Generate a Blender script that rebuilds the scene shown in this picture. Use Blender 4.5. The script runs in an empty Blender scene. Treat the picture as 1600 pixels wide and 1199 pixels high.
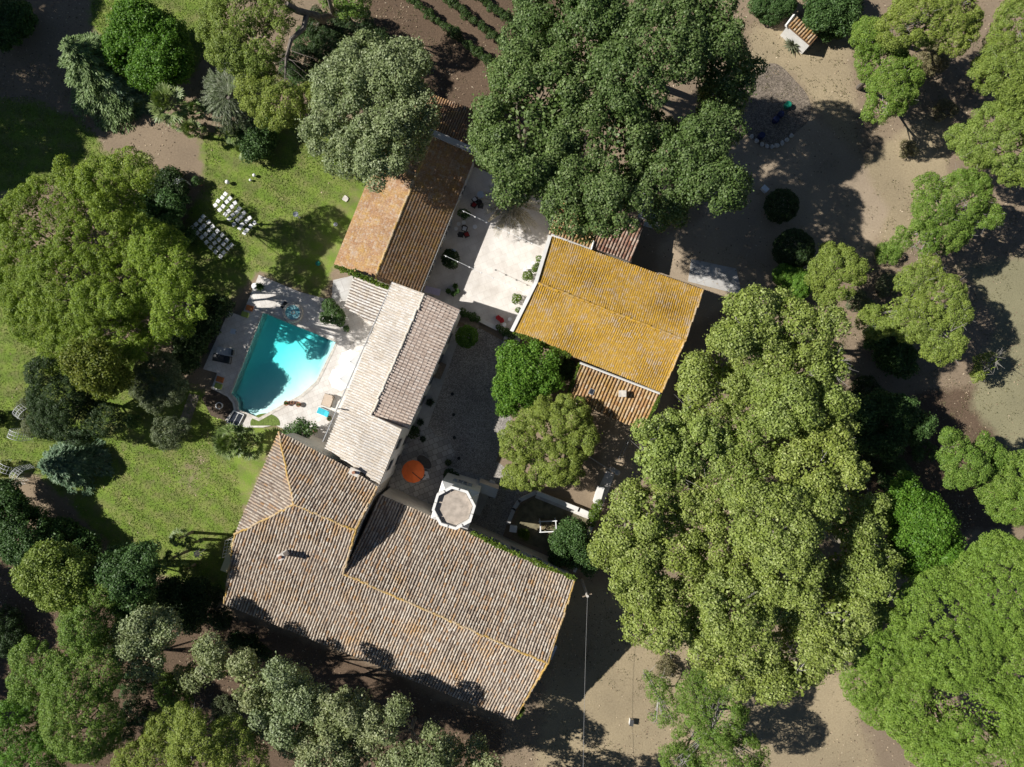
import bpy, bmesh, math, random
import numpy as np
from mathutils import Vector

# ------------------------------------------------------------------ camera, sky, sun, exposure
S = bpy.context.scene
COL = S.collection
CAM_H = 68.0
cam_d = bpy.data.cameras.new("camera")
cam_d.sensor_width = 36.0
cam_d.lens = 18.0 * CAM_H / 50.0
cam_d.clip_start = 0.5
cam_d.clip_end = 3000
cam = bpy.data.objects.new("camera", cam_d)
cam.location = (0, 0, CAM_H)
COL.objects.link(cam)
S.camera = cam
SUN_EL = math.radians(41.0)
SH_DIR = math.radians(-8.0)          # direction in which shadows fall on the ground
w = bpy.data.worlds.new("World")
S.world = w
w.use_nodes = True
wn = w.node_tree
sky = wn.nodes.new("ShaderNodeTexSky")
sky.sky_type = 'NISHITA'
sky.sun_disc = False
sky.sun_elevation = SUN_EL
# azimuth of the sun: opposite to the shadow direction
_sx, _sy = -math.cos(SH_DIR), -math.sin(SH_DIR)
sky.sun_rotation = math.atan2(_sx, _sy)
sky.altitude = 300
sky.air_density = 0.65
sky.dust_density = 0.15
bg = wn.nodes["Background"]
bg.inputs[1].default_value = 0.05
wn.links.new(sky.outputs[0], bg.inputs[0])
sun_d = bpy.data.lights.new("sun", 'SUN')
sun_d.energy = 5.0
sun_d.angle = math.radians(0.5)
sun_d.color = (1.0, 0.968, 0.915)
sun = bpy.data.objects.new("sun", sun_d)
COL.objects.link(sun)
sun.location = (-80, 10, 90)
_d = Vector((math.cos(SH_DIR) * math.cos(SUN_EL), math.sin(SH_DIR) * math.cos(SUN_EL), -math.sin(SUN_EL)))
sun.rotation_euler = _d.to_track_quat('-Z', 'Y').to_euler()
S.view_settings.view_transform = 'Standard'
S.view_settings.look = 'None'
S.view_settings.exposure = 0.36
S.view_settings.gamma = 1.0

rng = np.random.default_rng(11)
random.seed(5)

# ------------------------------------------------------------------ helpers
def T(px, py, h=0.0):
    """survey point: photo pixel (1600 wide) of something h metres above the ground -> metres"""
    k = (CAM_H - h) / (16.0 * CAM_H)
    return np.array([(px - 800.0) * k, (599.5 - py) * k, h])

def srgb(r, g, b):
    f = lambda c: (c / 255.0 / 12.92) if c <= 10 else ((c / 255.0 + 0.055) / 1.055) ** 2.4
    return (f(r), f(g), f(b), 1.0)

def link_obj(name, me, mat, parent=None, origin=None):
    o = bpy.data.objects.new(name, me)
    if mat is not None:
        me.materials.append(mat)
    COL.objects.link(o)
    if parent is not None:
        o.parent = parent
    elif origin is not None:
        o.location = tuple(float(c) for c in origin)
    return o

def origin_of(parent, origin):
    if parent is not None:
        loc = np.array(parent.location, dtype=float)
        p = parent.parent
        while p is not None:
            loc = loc + np.array(p.location, dtype=float)
            p = p.parent
        return loc
    if origin is not None:
        return np.array(origin, dtype=float)
    return np.zeros(3)

def tag(o, label=None, cat=None, group=None, kind=None):
    if label: o['label'] = label
    if cat: o['category'] = cat
    if group: o['group'] = group
    if kind: o['kind'] = kind
    return o

def thing(name, loc, label, cat, group=None):
    o = bpy.data.objects.new(name, None)
    o.empty_display_size = 0.3
    COL.objects.link(o)
    o.location = (float(loc[0]), float(loc[1]), float(loc[2]) if len(loc) > 2 else 0.0)
    return tag(o, label, cat, group)

class MB:
    def __init__(s):
        s.v = []; s.f = []
    def poly(s, pts):
        i = len(s.v)
        s.v += [tuple(float(c) for c in p) for p in pts]
        s.f.append(tuple(range(i, i + len(pts))))
    def box(s, c, size, ang=0.0, tilt=None):
        lx, ly, lz = size[0] / 2, size[1] / 2, size[2] / 2
        ca, sa = math.cos(ang), math.sin(ang)
        i = len(s.v)
        for dz in (-lz, lz):
            for dx, dy in ((-lx, -ly), (lx, -ly), (lx, ly), (-lx, ly)):
                z = dz
                x = dx
                if tilt:
                    ct, st = math.cos(tilt), math.sin(tilt)
                    x, z = dx * ct - dz * st, dx * st + dz * ct
                s.v.append((c[0] + x * ca - dy * sa, c[1] + x * sa + dy * ca, c[2] + z))
        for q in ((3, 2, 1, 0), (4, 5, 6, 7), (0, 1, 5, 4), (1, 2, 6, 5), (2, 3, 7, 6), (3, 0, 4, 7)):
            s.f.append(tuple(i + k for k in q))
    def prism(s, pts, z0, z1):
        n = len(pts)
        a = sum(pts[k][0] * pts[(k + 1) % n][1] - pts[(k + 1) % n][0] * pts[k][1] for k in range(n))
        if a < 0: pts = pts[::-1]
        zt = z1 if hasattr(z1, '__len__') else [z1] * n
        i = len(s.v)
        for p in pts: s.v.append((float(p[0]), float(p[1]), float(z0)))
        for p, z in zip(pts, zt): s.v.append((float(p[0]), float(p[1]), float(z)))
        s.f.append(tuple(i + n + k for k in range(n)))
        s.f.append(tuple(i + n - 1 - k for k in range(n)))
        for k in range(n):
            m = (k + 1) % n
            s.f.append((i + k, i + m, i + n + m, i + n + k))
    def tube(s, pts, radii, n=6, cap=True):
        pts = [Vector([float(c) for c in p]) for p in pts]
        if not hasattr(radii, '__len__'): radii = [radii] * len(pts)
        base = len(s.v)
        for k, p in enumerate(pts):
            if k == 0: d = pts[1] - pts[0]
            elif k == len(pts) - 1: d = pts[-1] - pts[-2]
            else: d = pts[k + 1] - pts[k - 1]
            if d.length < 1e-9: d = Vector((0, 0, 1))
            d.normalize()
            ref = Vector((0, 0, 1)) if abs(d.z) < 0.9 else Vector((1, 0, 0))
            u = d.cross(ref).normalized(); v = d.cross(u)
            for j in range(n):
                a = 2 * math.pi * j / n
                q = p + (u * math.cos(a) + v * math.sin(a)) * radii[k]
                s.v.append(tuple(q))
        for k in range(len(pts) - 1):
            for j in range(n):
                m = (j + 1) % n
                s.f.append((base + k * n + j, base + k * n + m, base + (k + 1) * n + m, base + (k + 1) * n + j))
        if cap:
            s.f.append(tuple(base + j for j in range(n))[::-1])
            s.f.append(tuple(base + (len(pts) - 1) * n + j for j in range(n)))
    def lathe(s, c, prof, n=16, close=True):
        base = len(s.v)
        for r, z in prof:
            for j in range(n):
                a = 2 * math.pi * j / n
                s.v.append((c[0] + r * math.cos(a), c[1] + r * math.sin(a), c[2] + z))
        for k in range(len(prof) - 1):
            for j in range(n):
                m = (j + 1) % n
                s.f.append((base + k * n + j, base + k * n + m, base + (k + 1) * n + m, base + (k + 1) * n + j))
        if close:
            s.f.append(tuple(base + j for j in range(n))[::-1])
            s.f.append(tuple(base + (len(prof) - 1) * n + j for j in range(n)))
    def ball(s, c, r, n=12, squash=1.0):
        prof = []
        m = max(4, n // 2)
        for k in range(m + 1):
            a = -math.pi / 2 + math.pi * k / m
            prof.append((max(1e-3, r * math.cos(a)), r * squash * math.sin(a)))
        s.lathe(c, prof, n)
    def build(s, name, mat, parent=None, origin=None, smooth=False):
        off = origin_of(parent, origin)
        me = bpy.data.meshes.new(name)
        me.from_pydata([(a - off[0], b - off[1], c - off[2]) for a, b, c in s.v], [], s.f)
        if smooth:
            me.polygons.foreach_set('use_smooth', [True] * len(me.polygons))
        me.update()
        return link_obj(name, me, mat, parent, origin)

def np_quads(name, V, mat, parent=None, origin=None):
    """V: (n,4,3) array of separate quads -> one mesh"""
    off = origin_of(parent, origin)
    n = V.shape[0]
    me = bpy.data.meshes.new(name)
    co = (V.reshape(-1, 3) - off).astype(np.float32)
    me.vertices.add(n * 4); me.vertices.foreach_set('co', co.ravel())
    me.loops.add(n * 4); me.loops.foreach_set('vertex_index', np.arange(n * 4, dtype=np.int32))
    me.polygons.add(n); me.polygons.foreach_set('loop_start', np.arange(0, n * 4, 4, dtype=np.int32))
    me.update(calc_edges=True)
    return link_obj(name, me, mat, parent, origin)

def np_mesh(name, verts, faces4, mat, parent=None, origin=None):
    off = origin_of(parent, origin)
    me = bpy.data.meshes.new(name)
    n = len(faces4)
    me.vertices.add(len(verts)); me.vertices.foreach_set('co', (verts - off).astype(np.float32).ravel())
    me.loops.add(n * 4); me.loops.foreach_set('vertex_index', faces4.astype(np.int32).ravel())
    me.polygons.add(n); me.polygons.foreach_set('loop_start', np.arange(0, n * 4, 4, dtype=np.int32))
    me.update(calc_edges=True)
    return link_obj(name, me, mat, parent, origin)

def norm(a):
    return a / np.maximum(np.linalg.norm(a, axis=-1, keepdims=True), 1e-9)

def sines(seed, freq, p, octaves=3):
    """cheap smooth pseudo noise in about -1..1 for points p (n,3)"""
    r = np.random.default_rng(seed)
    out = np.zeros(len(p)); amp = 1.0; tot = 0
    for o in range(octaves):
        for k in range(3):
            d = norm(r.normal(size=3)); ph = r.uniform(0, 6.28)
            out += amp * np.sin(p @ d * freq * (2 ** o) * r.uniform(0.8, 1.25) + ph)
            tot += amp * 0.62
        amp *= 0.6
    return out / tot

# ------------------------------------------------------------------ materials
def new_mat(name):
    m = bpy.data.materials.new(name); m.use_nodes = True
    nt = m.node_tree
    return m, nt, nt.nodes['Principled BSDF'], nt.nodes['Material Output']

def N(nt, t, **kw):
    n = nt.nodes.new(t)
    for k, v in kw.items(): setattr(n, k, v)
    return n

def ramp(nt, stops, interp='LINEAR'):
    r = N(nt, 'ShaderNodeValToRGB')
    cr = r.color_ramp; cr.interpolation = interp
    while len(cr.elements) > 1: cr.elements.remove(cr.elements[-1])
    cr.elements[0].position = stops[0][0]; cr.elements[0].color = tuple(stops[0][1][:3]) + (1,)
    for p, c in stops[1:]:
        e = cr.elements.new(p); e.color = tuple(c[:3]) + (1,)
    return r

def noise(nt, scale, detail=4, rough=0.55, coord='Object', dim='3D'):
    tc = N(nt, 'ShaderNodeTexCoord')
    n = N(nt, 'ShaderNodeTexNoise'); n.noise_dimensions = dim
    n.inputs['Scale'].default_value = scale; n.inputs['Detail'].default_value = detail
    n.inputs['Roughness'].default_value = rough
    nt.links.new(tc.outputs[coord], n.inputs['Vector'])
    return n

def mix(nt, a, b, fac, mode='MIX'):
    m = N(nt, 'ShaderNodeMix', data_type='RGBA', blend_type=mode)
    L = nt.links
    for sock, val in ((m.inputs[0], fac), (m.inputs[6], a), (m.inputs[7], b)):
        if hasattr(val, 'is_linked') or isinstance(val, bpy.types.NodeSocket): L.new(val, sock)
        elif isinstance(val, (int, float)): sock.default_value = val
        else: sock.default_value = tuple(val[:3]) + (1,)
    return m.outputs[2]

def bump(nt, bsdf, height, dist=0.02, strength=1.0):
    b = N(nt, 'ShaderNodeBump'); b.inputs['Distance'].default_value = dist; b.inputs['Strength'].default_value = strength
    nt.links.new(height, b.inputs['Height']); nt.links.new(b.outputs[0], bsdf.inputs['Normal'])

def plain(name, c, rough=0.6, var=0.25, scale=3.0, metal=0.0, bmp=0.0):
    m, nt, b, o = new_mat(name)
    n = noise(nt, scale, 5)
    c = np.array(c[:3])
    r = ramp(nt, [(0.3, c * (1 - var)), (0.7, np.minimum(c * (1 + var), 0.9))])
    nt.links.new(n.outputs[0], r.inputs[0]); nt.links.new(r.outputs[0], b.inputs['Base Color'])
    b.inputs['Roughness'].default_value = rough; b.inputs['Metallic'].default_value = metal
    if bmp: bump(nt, b, n.outputs[0], bmp)
    return m

def leaf_mat(name, dark, mid, light, trans=0.22, rough=0.5, hue=None, spec=0.25):
    m, nt, b, o = new_mat(name)
    g = N(nt, 'ShaderNodeNewGeometry')
    r = ramp(nt, [(0.0, dark), (0.5, mid), (1.0, light)])
    nt.links.new(g.outputs['Random Per Island'], r.inputs[0])
    n = noise(nt, 0.45, 3)
    rr = ramp(nt, [(0.35, (0, 0, 0)), (0.65, (1, 1, 1))])
    nt.links.new(n.outputs[0], rr.inputs[0])
    alt = hue if hue is not None else tuple(c * 0.72 for c in mid[:3])
    col = mix(nt, r.outputs[0], alt, 0.0)
    mul = N(nt, 'ShaderNodeMath', operation='MULTIPLY'); mul.inputs[1].default_value = 0.45
    nt.links.new(rr.outputs[0], mul.inputs[0])
    nt.links.new(mul.outputs[0], col.node.inputs[0])
    oi = N(nt, 'ShaderNodeObjectInfo')
    ov = ramp(nt, [(0, (.88, .93, .88)), (.4, (1.0, 1.0, 1.0)), (.7, (1.06, 1.04, .98)), (1, (.95, 1.03, 1.06))])
    nt.links.new(oi.outputs['Random'], ov.inputs[0])
    col = mix(nt, col, ov.outputs[0], 1.0, 'MULTIPLY')
    n5 = noise(nt, 1.7, 4, .7)
    v5 = ramp(nt, [(.3, (.8, .82, .8)), (.5, (1, 1, 1)), (.72, (1.18, 1.14, 1.05))]); nt.links.new(n5.outputs[0], v5.inputs[0])
    col = mix(nt, col, v5.outputs[0], 1.0, 'MULTIPLY')
    nt.links.new(col, b.inputs['Base Color'])
    b.inputs['Roughness'].default_value = rough
    b.inputs['Specular IOR Level'].default_value = spec
    t = N(nt, 'ShaderNodeBsdfTranslucent')
    hs = mix(nt, col, (0.9, 1.0, 0.35), 1.0, 'MULTIPLY')
    nt.links.new(hs, t.inputs['Color'])
    ms = N(nt, 'ShaderNodeMixShader'); ms.inputs[0].default_value = trans
    nt.links.new(b.outputs[0], ms.inputs[1]); nt.links.new(t.outputs[0], ms.inputs[2])
    nt.links.new(ms.outputs[0], o.inputs['Surface'])
    return m

def tile_mat(name, cols, lichen, lscale=0.5, lo=0.5, hi=0.62, lamt=0.8, fine=None, rough=0.85):
    """cols: ramp of fired-clay tints, one per tile (random per island); lichen spreads in patches"""
    m, nt, b, o = new_mat(name)
    g = N(nt, 'ShaderNodeNewGeometry')
    k = len(cols)
    r = ramp(nt, [(i / (k - 1) if k > 1 else 0, c) for i, c in enumerate(cols)])
    nt.links.new(g.outputs['Random Per Island'], r.inputs[0])
    n = noise(nt, lscale, 6, 0.65)
    rr = ramp(nt, [(lo, (0, 0, 0)), (hi, (lamt,) * 3)])
    nt.links.new(n.outputs[0], rr.inputs[0])
    col = mix(nt, r.outputs[0], lichen, rr.outputs[0])
    n2 = noise(nt, 9.0, 4, 0.7)
    r2 = ramp(nt, [(0.3, (0.62, 0.6, 0.58)), (0.7, (1.25, 1.25, 1.25))])
    nt.links.new(n2.outputs[0], r2.inputs[0])
    col2 = mix(nt, col, r2.outputs[0], 1.0, 'MULTIPLY')
    n4 = noise(nt, .28, 5, .6)
    r4 = ramp(nt, [(.3, (.8, .78, .76)), (.5, (1, 1, 1)), (.72, (1.1, 1.08, 1.05))]); nt.links.new(n4.outputs[0], r4.inputs[0])
    col2 = mix(nt, col2, r4.outputs[0], 1.0, 'MULTIPLY')
    if fine is not None:
        n3 = noise(nt, 3.2, 5, 0.75)
        r3 = ramp(nt, [(0.54, (0, 0, 0)), (0.64, (0.8,) * 3)])
        nt.links.new(n3.outputs[0], r3.inputs[0])
        col2 = mix(nt, col2, fine, r3.outputs[0])
    nt.links.new(col2, b.inputs['Base Color'])
    b.inputs['Roughness'].default_value = rough
    b.inputs['Specular IOR Level'].default_value = 0.2
    return m
M = {}
# leaves
M['plane_dark'] = leaf_mat('plane_leaf_dark', (.045, .08, .022), (.115, .175, .045), (.25, .315, .14), hue=(.09, .15, .03))
M['plane_light'] = leaf_mat('plane_leaf_light', (.1, .14, .032), (.25, .315, .065), (.43, .48, .19), hue=(.25, .31, .045))
M['plane_silver'] = leaf_mat('plane_leaf_silver', (.11, .135, .055), (.25, .285, .125), (.44, .46, .28), hue=(.21, .26, .085))
M['umbrella'] = leaf_mat('umbrella_pine_needles', (.105, .165, .014), (.225, .305, .03), (.35, .42, .065), hue=(.165, .25, .018), trans=.22)
M['aleppo'] = leaf_mat('aleppo_pine_needles', (.11, .16, .025), (.215, .285, .05), (.31, .36, .1), hue=(.23, .28, .045), trans=.2)
M['aleppo_green'] = leaf_mat('green_pine_needles', (.08, .145, .022), (.165, .26, .04), (.27, .355, .085), hue=(.12, .225, .028), trans=.2)
M['big_pine'] = leaf_mat('bright_pine_needles', (.1, .17, .02), (.19, .295, .042), (.28, .38, .08), hue=(.14, .25, .03), trans=.2)
M['lime'] = leaf_mat('lime_green_leaf', (.055, .13, .014), (.12, .25, .026), (.22, .36, .06), hue=(.09, .2, .014), trans=.3)
M['yellowleaf'] = leaf_mat('yellow_green_leaf', (.09, .12, .015), (.17, .2, .025), (.26, .27, .05), hue=(.12, .18, .02), trans=.3)
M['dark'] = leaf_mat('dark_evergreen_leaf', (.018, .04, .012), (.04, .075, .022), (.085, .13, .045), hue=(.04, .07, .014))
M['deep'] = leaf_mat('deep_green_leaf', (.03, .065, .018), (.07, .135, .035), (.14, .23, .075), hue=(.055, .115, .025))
M['olive'] = leaf_mat('olive_leaf', (.08, .1, .05), (.15, .175, .085), (.26, .28, .17), hue=(.12, .15, .06))
M['cedar'] = leaf_mat('cedar_needles', (.11, .17, .06), (.19, .28, .11), (.3, .39, .18), hue=(.16, .25, .08), trans=.15)
M['spruce'] = leaf_mat('blue_spruce_needles', (.1, .17, .1), (.18, .27, .16), (.3, .38, .25), hue=(.15, .24, .12), trans=.15)
M['palm'] = leaf_mat('palm_leaf', (.08, .13, .025), (.17, .24, .06), (.33, .38, .17), hue=(.2, .26, .08), trans=.18, spec=.5)
M['datepalm'] = leaf_mat('date_palm_leaf', (.06, .075, .03), (.13, .145, .07), (.3, .29, .21), hue=(.1, .14, .045), trans=.12)
M['drypalm'] = leaf_mat('dry_palm_frond', (.2, .16, .1), (.34, .28, .18), (.5, .43, .3), hue=(.3, .24, .14), trans=.12)
M['ivy'] = leaf_mat('ivy_leaf', (.04, .09, .01), (.1, .17, .02), (.18, .25, .04), hue=(.14, .18, .02), trans=.25)
M['agave'] = leaf_mat('agave_leaf', (.03, .05, .03), (.06, .085, .05), (.12, .15, .1), hue=(.05, .07, .04), trans=.05)
M['yucca'] = leaf_mat('grey_yucca_leaf', (.12, .13, .08), (.22, .23, .15), (.34, .33, .24), hue=(.18, .19, .1), trans=.05)
M['weed'] = leaf_mat('dry_weed', (.09, .09, .035), (.18, .155, .08), (.3, .25, .15), hue=(.13, .14, .05), trans=.15)
M['vine'] = leaf_mat('vine_leaf', (.02, .05, .012), (.055, .1, .025), (.1, .16, .045), hue=(.05, .08, .02), trans=.3)
M['bark'] = plain('grey_bark', (.16, .135, .11), .9, .4, 4.0, bmp=.03)
M['plane_bark'] = plain('plane_bark', (.3, .27, .2), .85, .4, 3.0, bmp=.02)
M['twig'] = plain('dead_grey_twig', (.3, .28, .25), .9, .3, 4.0)
M['darkbark'] = plain('dark_bark', (.08, .065, .05), .9, .4, 5.0, bmp=.02)
# roofs
M['tile_manor'] = tile_mat('weathered_canal_tile', [(.28, .215, .165), (.38, .31, .24), (.43, .355, .28), (.47, .395, .315), (.51, .44, .36), (.42, .26, .14), (.57, .52, .44)],
                           (.47, .265, .08), .3, .55, .7, .65, fine=(.56, .52, .45))
M['tile_deck'] = plain('channel_tile', (.15, .115, .095), .9, .35, 2.0)
M['tile_pale'] = tile_mat('pale_canal_tile', [(.56, .5, .42), (.62, .58, .52), (.66, .63, .59), (.7, .68, .64), (.6, .53, .44), (.68, .65, .61)],
                           (.62, .58, .52), .8, .5, .7, .5)
M['deck_pale'] = plain('pale_channel_tile', (.47, .41, .34), .9, .15, 2.0)
M['tile_brown'] = tile_mat('pinkish_canal_tile', [(.62, .5, .41), (.7, .58, .49), (.76, .66, .57), (.65, .53, .44), (.78, .69, .61)],
                           (.64, .53, .44), .6, .55, .7, .5)
M['deck_brown'] = plain('brown_channel_tile', (.44, .34, .28), .9, .2, 2.0)
M['tile_orange'] = tile_mat('orange_interlocking_tile', [(.29, .165, .09), (.34, .205, .11), (.37, .245, .15), (.32, .185, .1), (.4, .3, .21)],
                            (.39, .245, .07), 1.2, .46, .66, .65, fine=(.38, .32, .27))
M['deck_orange'] = plain('orange_deck', (.16, .085, .05), .9, .3, 2.0)
M['tile_ochre'] = tile_mat('ochre_lichen_tile', [(.4, .235, .05), (.49, .285, .035), (.54, .32, .035), (.44, .26, .05), (.48, .33, .12)],
                           (.4, .32, .26), .8, .53, .64, .7, fine=(.45, .37, .3))
M['deck_ochre'] = plain('ochre_deck', (.38, .235, .05), .9, .3, 2.0)
M['tile_annex'] = tile_mat('orange_canal_tile', [(.36, .2, .09), (.44, .28, .14), (.5, .38, .25), (.39, .23, .1), (.53, .45, .34)],
                           (.42, .27, .07), .8, .45, .65, .6)
M['deck_annex'] = plain('annex_deck', (.17, .095, .045), .9, .3, 2.0)
M['tile_red'] = tile_mat('red_brown_canal_tile', [(.2, .1, .07), (.32, .2, .15), (.45, .36, .29), (.28, .13, .08)],
                         (.4, .25, .1), .8, .55, .7, .5)
M['ridge_ochre'] = tile_mat('lichen_ridge_tile', [(.4, .3, .17), (.5, .4, .28), (.46, .3, .1), (.56, .48, .38)], (.5, .31, .06), .35, .45, .6, .7)
M['ridge_pale'] = tile_mat('pale_ridge_tile', [(.6, .54, .46), (.7, .66, .58)], (.6, .55, .45), .9, .45, .6, .5)
# masonry
M['wall_cream'] = plain('cream_render', (.58, .53, .45), .9, .12, .7, bmp=.01)
M['wall_yellow'] = plain('yellow_render', (.58, .47, .22), .9, .12, .7, bmp=.01)
M['wall_grey'] = plain('grey_render', (.5, .48, .45), .9, .15, .9, bmp=.01)
M['wall_white'] = plain('white_render', (.74, .72, .68), .85, .08, 1.5, bmp=.01)
M['stone'] = plain('pale_stone', (.55, .51, .45), .9, .25, 3.0, bmp=.02)
M['stone_dark'] = plain('grey_stone', (.3, .28, .25), .9, .3, 2.5, bmp=.02)
M['tower_deck'] = plain('tower_deck_screed', (.4, .34, .28), .95, .25, 2.2, bmp=.01)
M['zinc'] = plain('zinc_gutter', (.45, .45, .45), .45, .1, 3, metal=.6)
M['timber'] = plain('weathered_timber', (.26, .2, .14), .8, .3, 6)
M['white_paint'] = plain('white_paint', (.8, .8, .79), .5, .04, 5)
M['white_plastic'] = plain('white_seat', (.82, .82, .82), .45, .03, 5)
M['white_canvas'] = plain('white_canvas', (.84, .84, .83), .8, .04, 3)
M['orange_canvas'] = plain('orange_canvas', (.85, .16, .03), .75, .1, 3)
M['grey_canvas'] = plain('grey_canvas', (.6, .6, .6), .75, .12, 3)
M['shutter'] = plain('grey_shutter', (.42, .44, .45), .6, .08, 4)
M['glass'] = plain('window_glass', (.03, .035, .045), .08, .1, 2)
M['iron'] = plain('dark_iron', (.03, .03, .032), .5, .2, 6, metal=.5)
M['wicker'] = plain('dark_wicker', (.035, .028, .025), .8, .3, 12)
M['cushion_red'] = plain('red_cushion', (.35, .03, .03), .8, .15, 5)
M['red_paint'] = plain('red_paint', (.5, .02, .025), .45, .1, 5)
M['tan'] = plain('tan_cushion', (.52, .42, .33), .85, .1, 5)
M['turquoise'] = plain('turquoise_towel', (.05, .45, .55), .9, .15, 5)
M['grey_fabric'] = plain('grey_mesh_fabric', (.5, .5, .5), .8, .12, 6)
M['dark_fabric'] = plain('charcoal_fabric', (.06, .06, .06), .85, .2, 6)
M['mat_orange'] = plain('orange_cushion', (.5, .17, .05), .85, .15, 5)
M['mat_green'] = plain('green_cushion', (.32, .4, .09), .85, .15, 5)
M['terracotta'] = plain('terracotta_pot', (.36, .17, .1), .85, .2, 5)
M['steel'] = plain('brushed_steel', (.55, .56, .58), .35, .08, 5, metal=.7)
M['barrel_blue'] = plain('navy_plastic', (.012, .018, .07), .4, .15, 4)
M['barrel_green'] = plain('green_plastic', (.01, .2, .13), .4, .15, 4)
M['pale_blue'] = plain('pale_blue_top', (.5, .58, .68), .5, .06, 4)
M['lilac'] = plain('lilac_cloth', (.5, .46, .62), .9, .1, 4)
M['soil'] = plain('dark_soil', (.09, .065, .045), .95, .35, 5, bmp=.03)
M['globe'] = plain('opal_globe', (.85, .85, .83), .3, .03, 3)

def paving_mat(name, c, mortar, sx=1.2, rot=-.38, rough=.85, var=.12, mortar_size=.018):
    m, nt, b, o = new_mat(name)
    tc = N(nt, 'ShaderNodeTexCoord'); mp = N(nt, 'ShaderNodeMapping'); mp.inputs['Rotation'].default_value = (0, 0, rot)
    br = N(nt, 'ShaderNodeTexBrick'); br.inputs['Scale'].default_value = sx
    br.inputs['Mortar Size'].default_value = mortar_size; br.inputs['Mortar Smooth'].default_value = .3
    br.inputs['Brick Width'].default_value = .62; br.inputs['Row Height'].default_value = .6
    c = np.array(c)
    br.inputs['Color1'].default_value = tuple(c * (1 - var)) + (1,); br.inputs['Color2'].default_value = tuple(np.minimum(c * (1 + var), .88)) + (1,)
    br.inputs['Mortar'].default_value = tuple(mortar) + (1,)
    nt.links.new(tc.outputs['Object'], mp.inputs[0]); nt.links.new(mp.outputs[0], br.inputs['Vector'])
    n = noise(nt, .5, 7, .65)
    r = ramp(nt, [(.3, (.78, .75, .72)), (.65, (1.06, 1.06, 1.06))])
    nt.links.new(n.outputs[0], r.inputs[0])
    col = mix(nt, br.outputs[0], r.outputs[0], 1.0, 'MULTIPLY')
    nt.links.new(col, b.inputs['Base Color']); b.inputs['Roughness'].default_value = rough
    bump(nt, b, br.outputs['Fac'], .006, -.6)
    return m
M['terrace'] = paving_mat('pale_terrace_paving', (.66, .63, .59), (.5, .46, .41), var=.07)
M['patio'] = paving_mat('pale_patio_paving', (.7, .665, .62), (.62, .58, .53), sx=.9, var=.04)
M['flag'] = paving_mat('flagstone', (.42, .41, .39), (.2, .19, .18), sx=1.15, var=.25, mortar_size=.03)
M['walk'] = paving_mat('concrete_walk', (.5, .49, .47), (.42, .4, .38), sx=.5, var=.06)
M['brickpath'] = paving_mat('brick_path', (.3, .25, .2), (.2, .17, .14), sx=2.0, var=.3)

def gravel_mat(name, c1, c2, s=14):
    m, nt, b, o = new_mat(name)
    v = N(nt, 'ShaderNodeTexVoronoi'); v.inputs['Scale'].default_value = s
    tc = N(nt, 'ShaderNodeTexCoord'); nt.links.new(tc.outputs['Object'], v.inputs['Vector'])
    sep = N(nt, 'ShaderNodeSeparateColor'); nt.links.new(v.outputs['Color'], sep.inputs[0])
    r = ramp(nt, [(0, c1), (.75, c2), (1, tuple(min(.8, x * 1.4) for x in c2))])
    nt.links.new(sep.outputs[0], r.inputs[0])
    n = noise(nt, .35, 6, .6)
    r2 = ramp(nt, [(.3, (.7, .7, .7)), (.7, (1.12, 1.12, 1.12))]); nt.links.new(n.outputs[0], r2.inputs[0])
    nt.links.new(mix(nt, r.outputs[0], r2.outputs[0], 1, 'MULTIPLY'), b.inputs['Base Color'])
    b.inputs['Roughness'].default_value = .95
    bump(nt, b, v.outputs['Distance'], .02)
    return m
M['gravel'] = gravel_mat('courtyard_gravel', (.17, .155, .14), (.45, .41, .365), 16)
M['gravel_dark'] = gravel_mat('planting_bed_gravel', (.1, .08, .06), (.24, .195, .15), 12)

# pool
m, nt, b, o = new_mat('pool_water')
nt.nodes.remove(b)
tr = N(nt, 'ShaderNodeBsdfTransparent'); gl = N(nt, 'ShaderNodeBsdfGlossy'); gl.inputs['Roughness'].default_value = .04
nz = noise(nt, 3.0, 3); bp = N(nt, 'ShaderNodeBump'); bp.inputs['Distance'].default_value = .03; bp.inputs['Strength'].default_value = .25
nt.links.new(nz.outputs[0], bp.inputs['Height']); nt.links.new(bp.outputs[0], gl.inputs['Normal']);
ms = N(nt, 'ShaderNodeMixShader'); ms.inputs[0].default_value = .035; nt.links.new(tr.outputs[0], ms.inputs[1]); nt.links.new(gl.outputs[0], ms.inputs[2])
nt.links.new(ms.outputs[0], o.inputs['Surface'])
va = N(nt, 'ShaderNodeVolumeAbsorption'); va.inputs['Color'].default_value = (.0, .975, .98, 1); va.inputs['Density'].default_value = .58
nt.links.new(va.outputs[0], o.inputs['Volume'])
M['water'] = m
m, nt, b, o = new_mat('pool_lining')
n1 = noise(nt, 1.6, 4, .6)
r1 = ramp(nt, [(.3, (.55, .76, .74)), (.7, (.62, .8, .78))]); nt.links.new(n1.outputs[0], r1.inputs[0])
nt.links.new(r1.outputs[0], b.inputs['Base Color']); b.inputs['Roughness'].default_value = .5
M['lining'] = m

M['grass'] = leaf_mat('lawn_grass', (.12, .19, .03), (.2, .285, .055), (.3, .36, .11), hue=(.23, .27, .08), trans=.25, rough=.7, spec=.15)
m, nt, b, o = new_mat('leaf_litter')
g = N(nt, 'ShaderNodeNewGeometry')
r = ramp(nt, [(0, (.06, .045, .03)), (.35, (.2, .14, .09)), (.7, (.4, .3, .19)), (1, (.58, .48, .34))])
nt.links.new(g.outputs['Random Per Island'], r.inputs[0]); nt.links.new(r.outputs[0], b.inputs['Base Color']); b.inputs['Roughness'].default_value = .9
M['leaf_litter'] = m

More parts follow.
